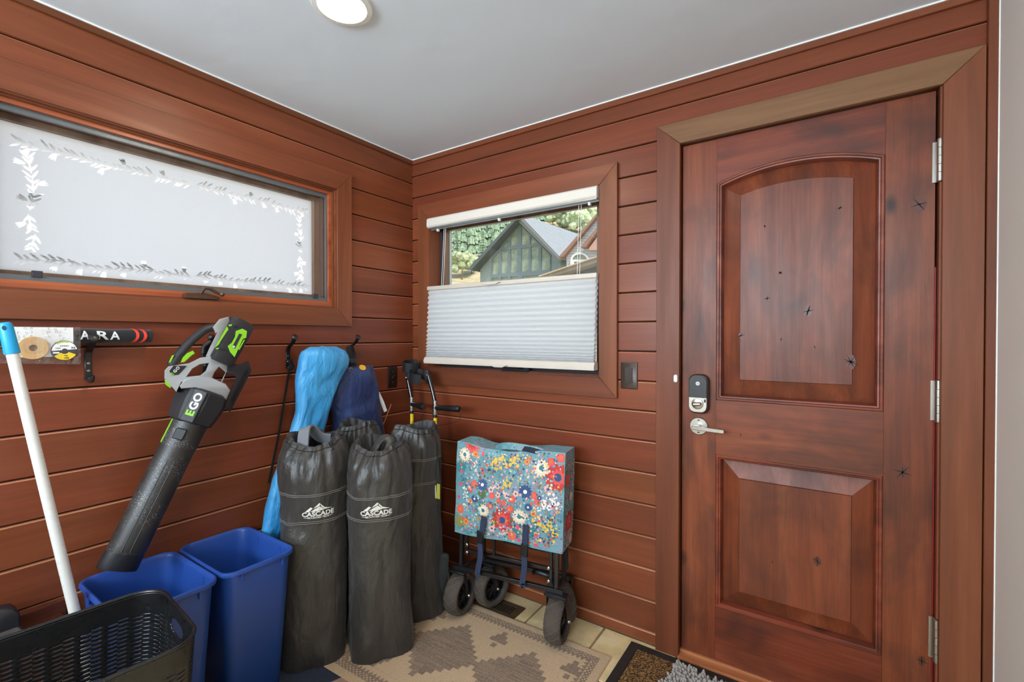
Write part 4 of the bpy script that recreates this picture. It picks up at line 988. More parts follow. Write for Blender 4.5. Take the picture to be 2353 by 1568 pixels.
# slim wooden dowel standing in the corner
bm = BM(); a, b = Vector((.045, -.203, .918)), Vector((.125, -.30, .79)); dd = (b-a).normalized(); e = a+dd*((.0-a.z)/dd.z*1.0)
e = Vector((a.x+(b.x-a.x)*.9, a.y+(b.y-a.y)*1.0, 0)); 
bm.free(); bm = BM(); a = PX(899, 929, .03); mid = PX(876, 988, .034); d_2 = (mid-a); foot = a+d_2*(a.z/-d_2.z)
cyl(bm, a, foot, .0028, n=8); ob('wooden_dowel', bm, plain('dowel_wood', '#c9906a', .5), None, 'slim pale wooden dowel leaning into the corner beside the navy bag', 'dowel', origin='base')

# ------------------------------------------------------------------ forearm crutches
def crutch(label, H_, tilt_pts, hend, cuff_c, cuff_ax, cuff_r, word):
    top = tilt_pts[0]; foot = tilt_pts[-1]
    k = empty('forearm_crutch', (foot.x, foot.y, 0), label, 'crutch', 'forearm crutches in the corner')
    bm = BM(); tube(bm, spline(tilt_pts[:3], 6), .0105, 14); ob('upper_tube', bm, plain('glossy_black_tube', '#0c0c0e', .18, spec=.8), k)
    h_ = tilt_pts[2]; dn = (foot-h_).normalized()
    bm = BM(); cyl(bm, h_+Vector((0, 0, .012)), h_+dn*.062, .0135, n=18); ob('silver_joint', bm, CHROME, k)
    bm = BM(); cyl(bm, h_+dn*.062, foot+Vector((0, 0, .03)), .0110, n=14); ob('lower_tube', bm, BLACKM, k)
    bm = BM(); lathe(bm, [(.020, 0), (.020, .008), (.0145, .035), (.0115, .04)], 16, Matrix.Translation(foot), (True, False)); ob('rubber_tip', bm, BLACKP, k)
    hs_ = h_+dn*.026; hv = (hend-hs_)
    bm = BM(); tube(bm, [hs_, hs_+hv*.12, hs_+hv*.3, hs_+hv*.6, hs_+hv*.95, hend], [.010, .0135, .0140, .0155, .0165, .011], 14); ob('hand_grip', bm, BLACKP, k)
    bm = BM(); tube(bm, spline([hend, hend+Vector((-.01, -.0, -.06)), h_+dn*.12+Vector((.012, -.008, 0))], 5), .0012, 5); ob('lanyard', bm, CORD, k)
    # yellow decal wrapped on the tube
    s0 = h_+dn*.078; bm = BM(); fd = (CAM-s0); fd = (fd-dn*fd.dot(dn)).normalized(); sd_ = dn.cross(fd)
    A, B = [], []
    for q in range(9):
        a = -1.2+1.9*q/8; o_ = fd*cos(a)*.0117+sd_*(-sin(a))*.0117*(-1)
        A.append(bm.verts.new(s0+o_)); B.append(bm.verts.new(s0+dn*.062+o_))
    for q in range(8): bm.faces.new((A[q], A[q+1], B[q+1], B[q]))
    ob('yellow_decal', bm, plain('decal_yellow', '#f0cd1e', .45), k)
    if word:
        rv = RT; bm = BM(); addtext(bm, text2d(word, .017, .03), lambda u, v: s0+dn*.031-dn*u+fd*.0124-rv*v-rv*.003); ob('lettering', bm, BLACKP, k, kind='stuff', smooth=0)
    # open cuff
    Mx = frame_mat(cuff_c, cuff_ax[0], cuff_ax[1]); bm = BM(); rgs = []
    n = 26
    for q in range(n+1):
        a = radians(-155+310*q/n); ca, sa = cos(a), sin(a); rad = cuff_r
        rgs.append([Mx @ Vector((ca*(rad+dr_), sa*(rad+dr_)*.82, z_)) for dr_, z_ in ((0, -.026), (.004, -.027), (.005, 0), (.004, .027), (0, .026), (-.001, 0))])
    loft(bm, rgs); fixn(bm); ob('arm_cuff', bm, plain('cuff_black', '#202024', .5, vs=40), k)
    bm = BM(); obox(bm, (top+cuff_c)/2+(top-cuff_c)*.35, Vector((1, 0, 0)), Vector((0, 1, 0)), Vector((0, 0, 1)), .013, .008, .026, .003); bk = ob('cuff_bracket', bm, DKGREY, k)
    bm = BM(); lathe(bm, [(.005, 0), (.004, .002), (0, .003)], 10, frame_mat(top+Vector((.002, -.012, .0)), (.3, -1, 0))); ob('bracket_rivet', bm, CHROME, k)
    return k
yR = -.125
pR = [PY(984, 862, yR), PY(993, 895, yR), PY(1000, 926, yR), PY(1002, 1395, yR)]; pR[3] = Vector((pR[2].x+.012, yR-.03, .0))
crutch('black forearm crutch whose grip points right towards the wagon', 1, pR, PY(1056, 940, yR-.02), PY(962, 866, yR-.02), ((.25, -.1, 1), (-.9, .2, 0)), .052, 'SUN')
yL = -.115
pL = [PY(936, 868, yL), PY(941, 892, yL), PY(946, 918, yL)]; pL.append(Vector((pL[2].x+.012, yL-.02, 0)))
crutch('black forearm crutch closest to the room corner, grip pointing to the viewer', 1, pL, PY(972, 935, yL-.10), PY(946, 842, yL-.01), ((.2, -.1, 1), (-.2, -1, 0)), .046, None)

# ------------------------------------------------------------------ blue waste bins
def bluemat():
    t = NT('recycling_blue_plastic'); v = t.coord(); f = t.noise(v, 400, 3)
    col = t.mix(lin('#234793'), lin('#2e529f'), t.noise(v, 6, 3)); return t.done(t.bsdf(col, .38, 0, .5, t.bump(f, .08, .002)))
BIN = bluemat()
def bin_(label, x0, x1, y0, y1, H=.505, zb=.0052):
    cx, cy, hx, hy = (x0+x1)/2, (y0+y1)/2, (x1-x0)/2, (y1-y0)/2
    k = empty('waste_bin', (cx, cy, zb), label, 'waste bin', 'blue waste bins')
    def rg(i, z, s=1.0): return [Vector((cx+u, cy+v, z)) for u, v in rrect((hx-i)*s, (hy-i)*s, max(.01, .048-i*.6)*s, 7)]
    bm = BM()
    loft(bm, [rg(.026, zb, .84), rg(.020, zb+.006, .85), rg(.014, H-.05), rg(.012, H-.022), rg(.010, H-.016), rg(.002, H-.016), rg(0, H-.010), rg(.002, H-.002), rg(.007, H), rg(.012, H-.003), rg(.0155, H-.012), rg(.018, H-.06), rg(.030, .012, .84)], True, True)
    ob('body', bm, BIN, k, smooth=50)
    for fx_, yy in ((.5, -1), (-.35, -1), (.5, 1), (-.35, 1)):
        bm = BM(); bx(bm, cx+fx_*hx-.003, cx+fx_*hx+.003, cy+yy*(hy-.012)-.006, cy+yy*(hy-.012)+.006, H-.04, H-.014); ob('rim_rib', bm, BIN, k)
    for yy in (-.55, .55):
        bm = BM(); bx(bm, x1-.018, x1-.004, cy+yy*hy-.003, cy+yy*hy+.003, H-.04, H-.014); ob('rim_rib', bm, BIN, k)
bin_('blue plastic waste bin beneath the leaf blower nozzle', .012, .390, -1.478, -1.206)
bin_('blue plastic waste bin next to the charcoal storage bags', .008, .386, -1.200, -.944)

# ------------------------------------------------------------------ black slotted hamper
HM = plain('black_hamper_plastic', '#131315', .3, var=.12, spec=.6)
hmr = empty('laundry_hamper', (.59, -1.667, 0), 'black slotted plastic laundry hamper in front of the blue bins', 'hamper')
ha = radians(-5.3); U_ = Vector((cos(ha), sin(ha), 0)); V_2 = Vector((-sin(ha), cos(ha), 0)); HZ = .580
def hring(z, n=240, ins=0.0):
    t = z/HZ; s = .86+.14*t; pts = rrect(.178*s-ins, .258*s-ins, .068*s, 14)
    P_ = [Vector((u, v)) for u, v in pts]; P_.append(P_[0]); L_ = [0]
    for a, b in zip(P_, P_[1:]): L_.append(L_[-1]+(b-a).length)
    q = np.linspace(0, L_[-1], n+1)[:-1]; xs = np.interp(q, L_, [p.x for p in P_]); ys = np.interp(q, L_, [p.y for p in P_])
    return [Vector((.59, -1.667, z))+U_*float(a)+V_2*float(b) for a, b in zip(xs, ys)]
bm = BM(); nR = 212; zsR = [.002+(HZ-.004-.002)*j/nR for j in range(nR+1)]
G_ = [[bm.verts.new(p) for p in hring(z)] for z in zsR]
hpos = [((p-Vector((.59, -1.667, p.z))).dot(U_), (p-Vector((.59, -1.667, p.z))).dot(V_2)) for p in hring(HZ)]
for j in range(nR):
    zc = (zsR[j]+zsR[j+1])/2
    for i in range(240):
        u, v = hpos[i]; hole = False
        if abs(v) > .24 and (abs(u)/.050)**2.5+(abs(zc-.530)/.019)**2.5 < 1: hole = True
        col_, fr_ = divmod(i, 8)
        near = abs(v) > .235 and abs(u) < .072 and zc > .498
        if .03 < zc < .528-.0 and not near and fr_ < 6:
            if (j+(0 if fr_ < 3 else 2)) % 4 == 0: hole = True
        if not hole: bm.faces.new((G_[j][i], G_[j][(i+1) % 240], G_[j+1][(i+1) % 240], G_[j+1][i]))
for v in [v for v in bm.verts if not v.link_faces]: bm.verts.remove(v)
o = ob('slotted_wall', bm, HM, hmr, smooth=60); md = o.modifiers.new('thick', 'SOLIDIFY'); md.thickness = .0035; md.offset = 0
bm = BM(); r_ = hring(HZ); r_.append(r_[0]); tube(bm, r_, [(.0045, .004)]*len(r_), 8, cap=False); ob('rim', bm, HM, hmr)
bm = BM(); q = [bm.verts.new(p) for p in hring(.004, 80)]; bm.faces.new(q); ob('base', bm, HM, hmr, smooth=0)

# ------------------------------------------------------------------ low wooden shelf on the left wall with black charger
SHW = wood('dark_shelf_wood', 'y', '#4a2218', '#5c2d20', '#6d3a2a')
ws = empty('wall_shelf', (.02, -1.75, .40), 'dark wooden shelf with a raised back lip on the left wall behind the hamper', 'shelf')
bm = BM(); bx(bm, .001, .030, -2.0, -1.500, .402, .4605, .002); ob('back_lip', bm, SHW, ws)
bm = BM(); bx(bm, .030, .112, -2.0, -1.512, .402, .428, .002); ob('board', bm, SHW, ws)
for yy in (-1.56, -1.93): bm = BM(); bx(bm, .001, .10, yy-.01, yy+.01, .33, .402, .002); ob('bracket', bm, SHW, ws)
cg = empty('battery_charger', (.07, -1.70, .428), 'black plastic battery charger on the wooden shelf at the left edge', 'charger')
cgm = plain('charger_black', '#242427', .4, var=.2)
def blockring(z, x0, x1, y0, y1, i, r=.008): return [Vector(((x0+x1)/2+u, (y0+y1)/2+v, z)) for u, v in rrect((x1-x0)/2-i, (y1-y0)/2-i, r, 3)]
bm = BM(); loft(bm, [blockring(z, .032, .112, -1.80, -1.606, i) for z, i in ((.4285, .003), (.433, 0), (.452, 0), (.462, .008))]); fixn(bm); ob('base', bm, cgm, cg, smooth=25)
bm = BM(); loft(bm, [blockring(z, .036, .104, -1.80, -1.612+d, i) for z, i, d in ((.460, .0, 0), (.497, .0, 0), (.512, .006, -.004), (.520, .016, -.012))]); fixn(bm); ob('cradle', bm, cgm, cg, smooth=25)
bm = BM(); bx(bm, .112, .116, -1.80, -1.635, .434, .447, .001); ob('blue_strip', bm, plain('pale_blue_plastic', '#8fc6e6', .4), cg)
# ------------------------------------------------------------------ rugs and mats
def colour_grid(name, x0, x1, y0, y1, z, st, fn, mat, rot=0, zf=None):
    nx, ny = int((x1-x0)/st)+1, int((y1-y0)/st)+1; cx, cy = (x0+x1)/2, (y0+y1)/2
    xs = np.linspace(x0, x1, nx); ys = np.linspace(y0, y1, ny); X_, Y_ = np.meshgrid(xs, ys)
    col = np.ones((ny, nx, 4), np.float32); col[..., :3] = fn(X_-x0, Y_-y0)
    Z_ = np.full_like(X_, z) if zf is None else z+zf(X_-x0, Y_-y0)
    edge = np.minimum(np.minimum(X_-x0, x1-X_), np.minimum(Y_-y0, y1-Y_)); Z_ = np.where(edge < 1e-6, .0006, Z_)
    c, s = cos(rot), sin(rot); V = np.stack([cx+(X_-cx)*c-(Y_-cy)*s, cy+(X_-cx)*s+(Y_-cy)*c, Z_], -1).reshape(-1, 3)
    idx = np.arange(nx*ny).reshape(ny, nx); Q = np.stack([idx[:-1, :-1], idx[:-1, 1:], idx[1:, 1:], idx[1:, :-1]], -1).reshape(-1, 4)
    me = grid_mesh(name, V, Q, mat, (cx, cy, 0)); a = me.color_attributes.new('Col', 'FLOAT_COLOR', 'POINT'); a.data.foreach_set('color', col.reshape(-1))
    o = bpy.data.objects.new(name, me); COL.objects.link(o); o.location = (cx, cy, 0); WL[o] = Vector((cx, cy, 0)); return o
rs_ = np.random.RandomState(2)
def rugcol(u, v):
    Wd, Ht = .955, .650
    tan = np.array(lin('#c8a985')[:3]); tan2 = np.array(lin('#a68d6f')[:3]); dk = np.array(lin('#6a574b')[:3])
    n1 = rs_.rand(*u.shape); weave = .5+.5*np.sin(v*900+n1*2)
    base = tan*(.86+.2*n1[..., None])*(.95+.08*weave[..., None])
    d = np.zeros_like(u)
    q = .024
    strk = np.repeat(rs_.rand(u.shape[0]//2+1, u.shape[1]//24+1), 24, 1)[:, :u.shape[1]]; strk = np.repeat(strk, 2, 0)[:u.shape[0]]
    def diamond(cx, cy, s):
        a = np.abs(np.round((u-cx)/q)*q)+np.abs(np.round((v-cy)/q)*q); return a < s
    for cx in (.02, .352, .684, 1.016): d = np.maximum(d, diamond(cx, .325, .172)*(.70+.30*strk)*(.75+.25*(n1 > .35)))
    for cx in (.186, .518, .850):
        for cy, sg in ((.135, 1), (.515, -1)):
            k = np.round((v-cy)*sg/q)*q; a = np.abs(u-cx); d = np.maximum(d, ((k > -.035) & (k < .04) & (a < .038-(.04-k)*.6+.012)) * .8)
            d = np.maximum(d, ((np.abs(v-(cy+sg*.06)) < .012) & (a < .012))*.8)
    e = np.minimum(np.minimum(u, Wd-u), np.minimum(v, Ht-v)); along = np.where(np.minimum(u, Wd-u) < np.minimum(v, Ht-v), v, u)
    zig = .010*np.abs(((along/.020) % 1)*2-1)
    d = np.maximum(d, ((e > .034) & (e < .058))*(np.sin(along*330)*np.sin(e*420) > -.15)*.85)
    d = np.maximum(d, ((e > .060) & (e < .066+zig*1.6))*.8)
    d = np.maximum(d, ((e > .098) & (e < .101) & (n1 > .5))*.4)
    d = d*(.65+.35*(rs_.rand(*u.shape) > .25))
    return base*(1-d[..., None])+dk*d[..., None]*(.85+.3*n1[..., None])
RUGM = vcol('woven_rug', .95, .12, 300, (500, .5), .1, .2)
rug = colour_grid('rug', .345, 1.300, -.832, -.182, .007, .0025, rugcol, RUGM, radians(1.6), lambda u, v: .0007*rs_.rand(*u.shape))
tag(rug, 'tan rug with dark stepped diamonds and patterned border under the bags and wagon', 'rug')
def navycol(u, v):
    n1 = rs_.rand(*u.shape); rib = .5+.5*np.sin((u*.8+v*.6)*1100)
    b = np.array(lin('#3a3e4e')[:3]); tn = np.array(lin('#a58874')[:3])
    k = ((.285-u) < .055)[..., None]; return np.where(k, tn*(.8+.3*n1[..., None]), b*(.75+.35*n1[..., None])*(.8+.3*rib[..., None]))
bl_mat = colour_grid('runner_mat', .185, .470, -1.62, -.836, .004, .003, navycol, vcol('ribbed_runner', .95, .12, 300, (500, .5), .1), radians(-18))
tag(bl_mat, 'navy ribbed runner mat with tan edge band beneath the left bag', 'mat')
bl_mat.location = (.298, -1.16, 0)
# doormat by the door
dm = empty('doormat', (1.75, -.30, 0), 'brown ribbed doormat with black rubber border in front of the door', 'doormat')
RUB = plain('black_rubber', '#25221f', .65, var=.2, bs=(200, .3, .003))
bm = BM(); prism(bm, [(1.322, -.62), (2.24, -.62), (2.24, -.030), (1.322, -.030)], [[(1.358, -.584), (1.358, -.064), (2.204, -.064), (2.204, -.584)]], lambda u, v, w: Vector((u, v, w)), .0005, .006); ob('rubber_border', bm, RUB, dm)
def brn(u, v):
    n1 = rs_.rand(*u.shape); return np.where((n1 > .62)[..., None], np.array(lin('#a07a4c')[:3]), np.array(lin('#4b3626')[:3]))*(.8+.4*rs_.rand(*u.shape)[..., None])
o = colour_grid('carpet', 1.358, 2.204, -.584, -.064, .007, .0032, brn, vcol('doormat_pile', .95, .2, 400, (300, .8), .1), 0, lambda u, v: .003*rs_.rand(*u.shape)); o.parent = dm; o.location = Vector((1.781, -.324, 0))-WL[dm]
# grey chenille mat lying on it
CHEN = plain('grey_chenille', '#a39b94', .95, var=.12, sheen=.4)
cm = empty('chenille_mat', (1.75, -.30, .010), 'grey shaggy chenille bath mat lying on the brown doormat', 'mat')
ca = radians(-12); CU, CV = Vector((cos(ca), sin(ca), 0)), Vector((-sin(ca), cos(ca), 0)); cc = Vector((1.533, -.075, .0105))
bm = BM(); q = [cc+CU*a+CV*b for a, b in ((0, -.0), (.40, 0), (.40, -.36), (0, -.36))]; loft(bm, [q, [p+Vector((0, 0, .006)) for p in q]]); fixn(bm); ob('backing', bm, CHEN, cm)
R = random.Random(8); bm = BM()
for i in range(34):
    for j in range(24):
        b = cc+CU*(.006+i*.0118+R.uniform(-.003, .003))-CV*(.006+j*.0118+R.uniform(-.003, .003))+Vector((0, 0, .005))
        dv = Vector((R.uniform(-.6, .6), R.uniform(-.6, .6), 1)).normalized()*R.uniform(.018, .024)
        if j < 2: dv += CV*.008
        if i < 2: dv -= CU*.008
        tube(bm, [b, b+dv*.5, b+dv*.85, b+dv], [.0035, .0048, .0045, .002], 6)
ob('chenille_tufts', bm, CHEN, cm, kind='stuff', smooth=60)
# floor register
fv = empty('floor_vent', (.755, -.13, 0), 'brown metal floor vent grille beside the wagon wheel', 'vent')
VB = plain('vent_bronze', '#6a553c', .4, metal=.5)
x0, x1, y0, y1 = .560, .826, -.180, -.078
bm = BM(); prism(bm, [(x0, y0), (x1, y0), (x1, y1), (x0, y1)], [[(x0+.02, y0+.018), (x0+.02, y1-.018), (x1-.032, y1-.018), (x1-.032, y0+.018)]], lambda u, v, w: Vector((u, v, w)), .0005, .005); ob('frame', bm, VB, fv)
for k in range(16):
    xx = x0+.026+k*.0136; bm = BM(); obox(bm, Vector((xx, (y0+y1)/2, .002)), Vector((1, 0, .3)).normalized(), Vector((0, 1, 0)), Vector((-.3, 0, 1)).normalized(), .002, .034, .0016); ob('slat', bm, VB, fv)
bm = BM(); bx(bm, x0+.019, x1-.031, y0+.017, y1-.017, .0002, .0006); ob('duct', bm, plain('duct_dark', '#14100c', .8), fv)

# ------------------------------------------------------------------ folded wagon
WP = Vector((.59, -.30, 0)); wa = radians(9.3); WT = Vector((cos(wa), sin(wa), 0)); WN = Vector((-sin(wa), cos(wa), 0))
def L(s, n, z): return WP+WT*s+WN*n+Vector((0, 0, z))
wg = empty('folding_wagon', L(.25, .06, 0), 'folded wagon with teal floral cover and four chunky wheels against the back wall', 'wagon')
TYRE = plain('dusty_tyre', '#4e443c', .85, var=.3, vs=14, bs=(120, .3, .004)); TREAD = plain('tyre_tread', '#5e5349', .9, var=.3)
def wheel(c, ang, zo):
    """c: point on the ground; ang: axle direction in the floor plane"""
    r = .092; hw = .036; ax = Vector((cos(ang), sin(ang), 0)); fwd = Vector((-sin(ang), cos(ang), 0)); ctr = c+Vector((0, 0, r+zo))
    w = empty('wheel', c); w.parent = wg; w.location = WL[w]-WL[wg]
    M = frame_mat(ctr, ax, (0, 0, 1))
    bm = BM(); lathe(bm, [(.062, -hw*.75), (.066, -hw*.95), (.078, -hw), (.087, -hw*.82), (.0915, -hw*.4), (.092, 0), (.0915, hw*.4), (.087, hw*.82), (.078, hw), (.066, hw*.95), (.062, hw*.75), (.062, -hw*.75)], 48, M); fixn(bm); ob('tyre', bm, TYRE, w)
    bm = BM(); n = 15
    for k in range(n):
        for sg in (-1, 1):
            pts = []
            for q in range(7):
                u = -1+2*q/6; a = 2*pi*(k+sg*u*.75)/n; rr = interp(abs(u), [0, .45, .85, 1], [.0925, .092, .088, .083]); pts.append(M @ Vector((rr*cos(a), rr*sin(a), u*hw*.97)))
            tube(bm, pts, .0016, 4)
    ob('tread', bm, TREAD, w)
    bm = BM(); lathe(bm, [(.063, -hw*.7), (.058, -hw*.55), (.058, hw*.55), (.063, hw*.7)], 36, M); lathe(bm, [(.0, -.006), (.060, -.006), (.060, .006), (0, .006)], 36, M); ob('rim', bm, BLACKP, w)
    for sg in (-1, 1):
        for k in range(8):
            a = 2*pi*k/8; bm = BM(); tube(bm, [M @ Vector((.014*cos(a), .014*sin(a), sg*.022)), M @ Vector((.04*cos(a+.15), .04*sin(a+.15), sg*.016)), M @ Vector((.059*cos(a+.25), .059*sin(a+.25), sg*.012))], .0035, 6); ob('spoke', bm, BLACKP, w)
        bm = BM(); lathe(bm, [(.016, 0), (.016, .006), (.012, .009), (0, .009)], 18, frame_mat(ctr+ax*(sg*.018), ax*sg)); ob('hub', bm, BLACKP, w)
        bm = BM(); lathe(bm, [(.0075, 0), (.0075, .006), (.005, .009), (0, .010)], 8, frame_mat(ctr+ax*(sg*(hw+.010)), ax*sg)); ob('axle_nut', bm, CHROME, w)
        bm = BM(); top = ctr+Vector((0, 0, .112))-fwd*.022+ax*(sg*(hw+.004)); strap(bm, [top, ctr+Vector((0, 0, .05))-fwd*.010+ax*(sg*(hw+.007)), ctr+ax*(sg*(hw+.007))-Vector((0, 0, .008))], .018, .004, fwd); ob('fork_leg', bm, BLACKM, w)
    bm = BM(); obox(bm, ctr+Vector((0, 0, .112))-fwd*.020, ax, fwd, Vector((0, 0, 1)), hw+.012, .022, .004, .001); ob('fork_crown', bm, BLACKM, w)
wheel(L(.487, .015, 0), wa, .0095); wheel(L(.012, .015, 0), wa-radians(4), .0095)
wheel(L(.110, .138, 0), wa-radians(22), .008); wheel(L(.452, .155, 0), wa+radians(48), .003)
SQ = .0085
def bar(a, b, w=SQ, name='frame_bar', mat=BLACKM):
    bm = BM(); a, b = Vector(a), Vector(b); d = b-a; M = frame_mat((a+b)/2, d, WN if abs(d.normalized().dot(WN)) < .9 else WT)
    bx(bm, -w, w, -w, w, -d.length/2, d.length/2, .0015, M); ob(name, bm, mat, wg)
bar(L(-.012, .002, .226), L(.515, .002, .226), .0085)
bar(L(.02, .012, .226), L(.02, .030, .60), .0085); bar(L(.482, .012, .226), L(.482, .030, .60), .0085)
bar(L(.046, .022, .302), L(.455, .022, .302), .007); bar(L(.455, .022, .24), L(.455, .022, .50), .007); bar(L(.046, .022, .28), L(.046, .022, .50), .007)
bar(L(.184, .022, .302), L(.184, .022, .45), .006); bar(L(.328, .022, .302), L(.328, .022, .45), .006)
bar(L(.20, .085, .345), L(.47, .085, .345), .006); bar(L(.255, .085, .345), L(.255, .085, .5), .006); bar(L(.395, .085, .345), L(.395, .085, .5), .006)
bar(L(.05, .12, .226), L(.50, .12, .226), .0085); bar(L(.085, .112, .226), L(.085, .095, .60), .0085); bar(L(.482, .112, .226), L(.482, .095, .60), .0085); bar(L(.500, .09, .28), L(.500, .09, .55), .007)
bar(L(.02, 0, .226), L(.06, .12, .226), .007); bar(L(.482, 0, .226), L(.482, .12, .226), .007)
for s, n_, z in ((.052, .012, .30), (.448, .012, .255), (.448, .012, .31), (.052, .012, .335)):
    bm = BM(); lathe(bm, [(.008, 0), (.008, .008), (.004, .011), (0, .011)], 10, frame_mat(L(s, n_, z), -WN)); ob('pivot_bolt', bm, CHROME, wg)
bm = BM(); tube(bm, spline([L(.36, .06, .25), L(.38, .05, .262), L(.42, .05, .258), L(.445, .06, .25)], 5), [(.012, .010)]*16, 10); ob('pull_handle', bm, BLACKP, wg)
# cover
def cov(u, v, side):
    """u across 0..1, v up 0..1; side 0 front, 1 back"""
    zt = .805-.022*sin(pi*min(1, u*1.15))**2+.006*noise.noise(Vector((u*6, 1, 0))); zb_ = .392-.004*sin(u*9)
    s = .003+.517*u+(.012*(v-.5)); z = zb_+(zt-zb_)*v
    dent = .016*math.exp(-((u-.34)/.16)**2-((v-.68)/.12)**2)
    n = -.006-.012*sin(pi*u)*sin(pi*v)**.7+.006*noise.noise(Vector((u*4, v*4, 2)))+dent+.035*max(0, v-.86)
    return L(s, n if side == 0 else .122+.008*sin(pi*v)-.035*max(0, v-.86), z)
NU, NV = 36, 28; bm = BM()
Fg = [[bm.verts.new(cov(i/NU, j/NV, 0)) for i in range(NU+1)] for j in range(NV+1)]; Bg = [[bm.verts.new(cov(i/NU, j/NV, 1)) for i in range(NU+1)] for j in range(NV+1)]
for j in range(NV):
    for i in range(NU):
        bm.faces.new((Fg[j][i], Fg[j][i+1], Fg[j+1][i+1], Fg[j+1][i])); bm.faces.new((Bg[j][i+1], Bg[j][i], Bg[j+1][i], Bg[j+1][i+1]))
    bm.faces.new((Bg[j][0], Fg[j][0], Fg[j+1][0], Bg[j+1][0])); bm.faces.new((Fg[j][NU], Bg[j][NU], Bg[j+1][NU], Fg[j+1][NU]))
for i in range(NU): bm.faces.new((Fg[NV][i], Fg[NV][i+1], Bg[NV][i+1], Bg[NV][i]))
fixn(bm)
def floral_base():
    t = NT('floral_canvas_ground'); v = t.coord(); f = t.noise(v, 14, 4, .6)
    col = t.ramp(f, [(.3, lin('#4f7f8a')), (.5, lin('#6fa0aa')), (.7, lin('#8b8fa6'))])
    vr = t.n('TexVoronoi'); vr.inputs['Scale'].default_value = 90; t.l(v, vr.inputs['Vector'])
    dot = t.math('LESS_THAN', vr.outputs['Distance'], .30); hue = t.n('SeparateColor'); t.l(vr.outputs['Color'], hue.inputs[0])
    dc = t.ramp(hue.outputs[0], [(0, lin('#2b4a78')), (.25, lin('#e7d9cf')), (.45, lin('#d9b24a')), (.65, lin('#d95a5c')), (.85, lin('#3b6b5a'))])
    reg = t.mapr(t.noise(v, 7, 2), .40, .52, 0, 1)
    col = t.mix(col, dc, t.math('MULTIPLY', dot, reg))
    return t.done(t.bsdf(col, .6, 0, .4, t.bump(t.noise(v, 700, 1), .15, .001)))
cv = ob('floral_cover', bm, floral_base(), wg, 'teal canvas cover printed with red, cream and yellow flowers', smooth=50)
# printed flowers: thin petals lying on the cover
PR = {}
R = random.Random(12)
def pc7(x, y):    # crop pixel -> cover u,v
    P_ = onplane(960+x/2.904, 960+y/2.904, WP-WN*.008, WN); d = P_-WP; s = d.dot(WT); z = d.z
    v = (z-.392)/(.785-.392); return ((s-.003-.012*(v-.5))/.517, v)
OFFN = [0]
def flower(x, y, rpx, petals, colr, ctr=None, sub=None, depth=.75):
    u, v = pc7(x, y); r = rpx/2.904/1069.6*2.12; OFFN[0] += 1; lay = .0010+.00001*(OFFN[0] % 90)
    def put(rad, n, c, wob, off):
        b = PR.setdefault(c, BM()); k = n*6 if wob else 16; a0 = R.uniform(0, 6)
        cu = lambda a, q: cov(min(max(u+q*cos(a)/.517, .004), .996), min(max(v+q*sin(a)/.40, .01), .99), 0)-WN*(lay+off)
        cen_ = b.verts.new(cu(0, 0)); o_ = []
        for i in range(k):
            a = 2*pi*i/k; q = rad*(1-wob*(.5+.5*cos(n*a))); o_.append(b.verts.new(cu(a+a0, q)))
        m_ = [b.verts.new(cu(2*pi*i/k+a0, rad*.5)) for i in range(k)]
        for i in range(k):
            b.faces.new((cen_, m_[i], m_[(i+1) % k])); b.faces.new((m_[i], o_[i], o_[(i+1) % k], m_[(i+1) % k]))
    put(r, petals, colr, .22 if petals > 1 else 0, 0)
    if sub: put(r*.62, petals, sub, .3, .0003)
    if ctr: put(r*.28, 1, ctr, 0, .0006)
RD, RD2, CR, CO, PK, OR, YE, NV_, WH, GN, TL, LP = '#c23a38', '#e0564e', '#e8d3ba', '#e2664f', '#e8486a', '#e58a3a', '#e3bd4f', '#34507f', '#ece4dc', '#4d6b45', '#3f7f84', '#e9b4ae'
for x, y, c, e_ in ((440, 500, GN, 0), (760, 760, TL, 0), (660, 770, TL, 0), (290, 350, TL, 0), (285, 690, '#8a8a4a', 0)): flower(x, y, 42, 5, c)
flower(360, 198, 60, 9, RD2, None, RD)
for x, y, r in ((568, 685, 82), (935, 425, 86), (1010, 420, 40)): flower(x, y, r, 10, RD, NV_, RD2)
for x, y, r in ((500, 520, 24), (635, 545, 28), (580, 570, 22), (490, 585, 24), (622, 608, 28), (545, 555, 18), (378, 452, 28), (350, 487, 22), (780, 530, 26), (800, 575, 22), (888, 325, 28), (952, 300, 32), (430, 350, 14), (430, 375, 12)): flower(x, y, r, 5, RD2, None, CO)
for x, y, r in ((315, 272, 46), (442, 615, 44), (682, 665, 50), (825, 360, 54)): flower(x, y, r, 14, CR, TL, '#f2e6d4')
for x, y, r in ((870, 495, 28), (490, 480, 22), (540, 515, 20), (600, 520, 22), (660, 510, 22), (495, 740, 26), (535, 462, 18), (845, 590, 18), (880, 610, 18), (910, 590, 16)): flower(x, y, r, 5, LP if y < 560 or y > 700 else WH, NV_)
for x, y, r in ((285, 615, 28), (628, 792, 32)): flower(x, y, r, 1, CO, OR)
for x, y, r in ((295, 378, 11), (285, 460, 11), (272, 540, 11), (670, 735, 15), (675, 820, 13), (785, 850, 12), (790, 785, 12), (560, 590, 10)): flower(x, y, r, 1, PK, None)
for x, y, r in ((325, 690, 22), (358, 560, 18), (390, 255, 22), (730, 310, 22), (775, 645, 20)): flower(x, y, r, 8, OR, RD)
for x, y, r in ((430, 450, 38), (722, 502, 46), (385, 540, 26), (742, 602, 26), (815, 548, 16)): flower(x, y, r, 12, NV_, WH)
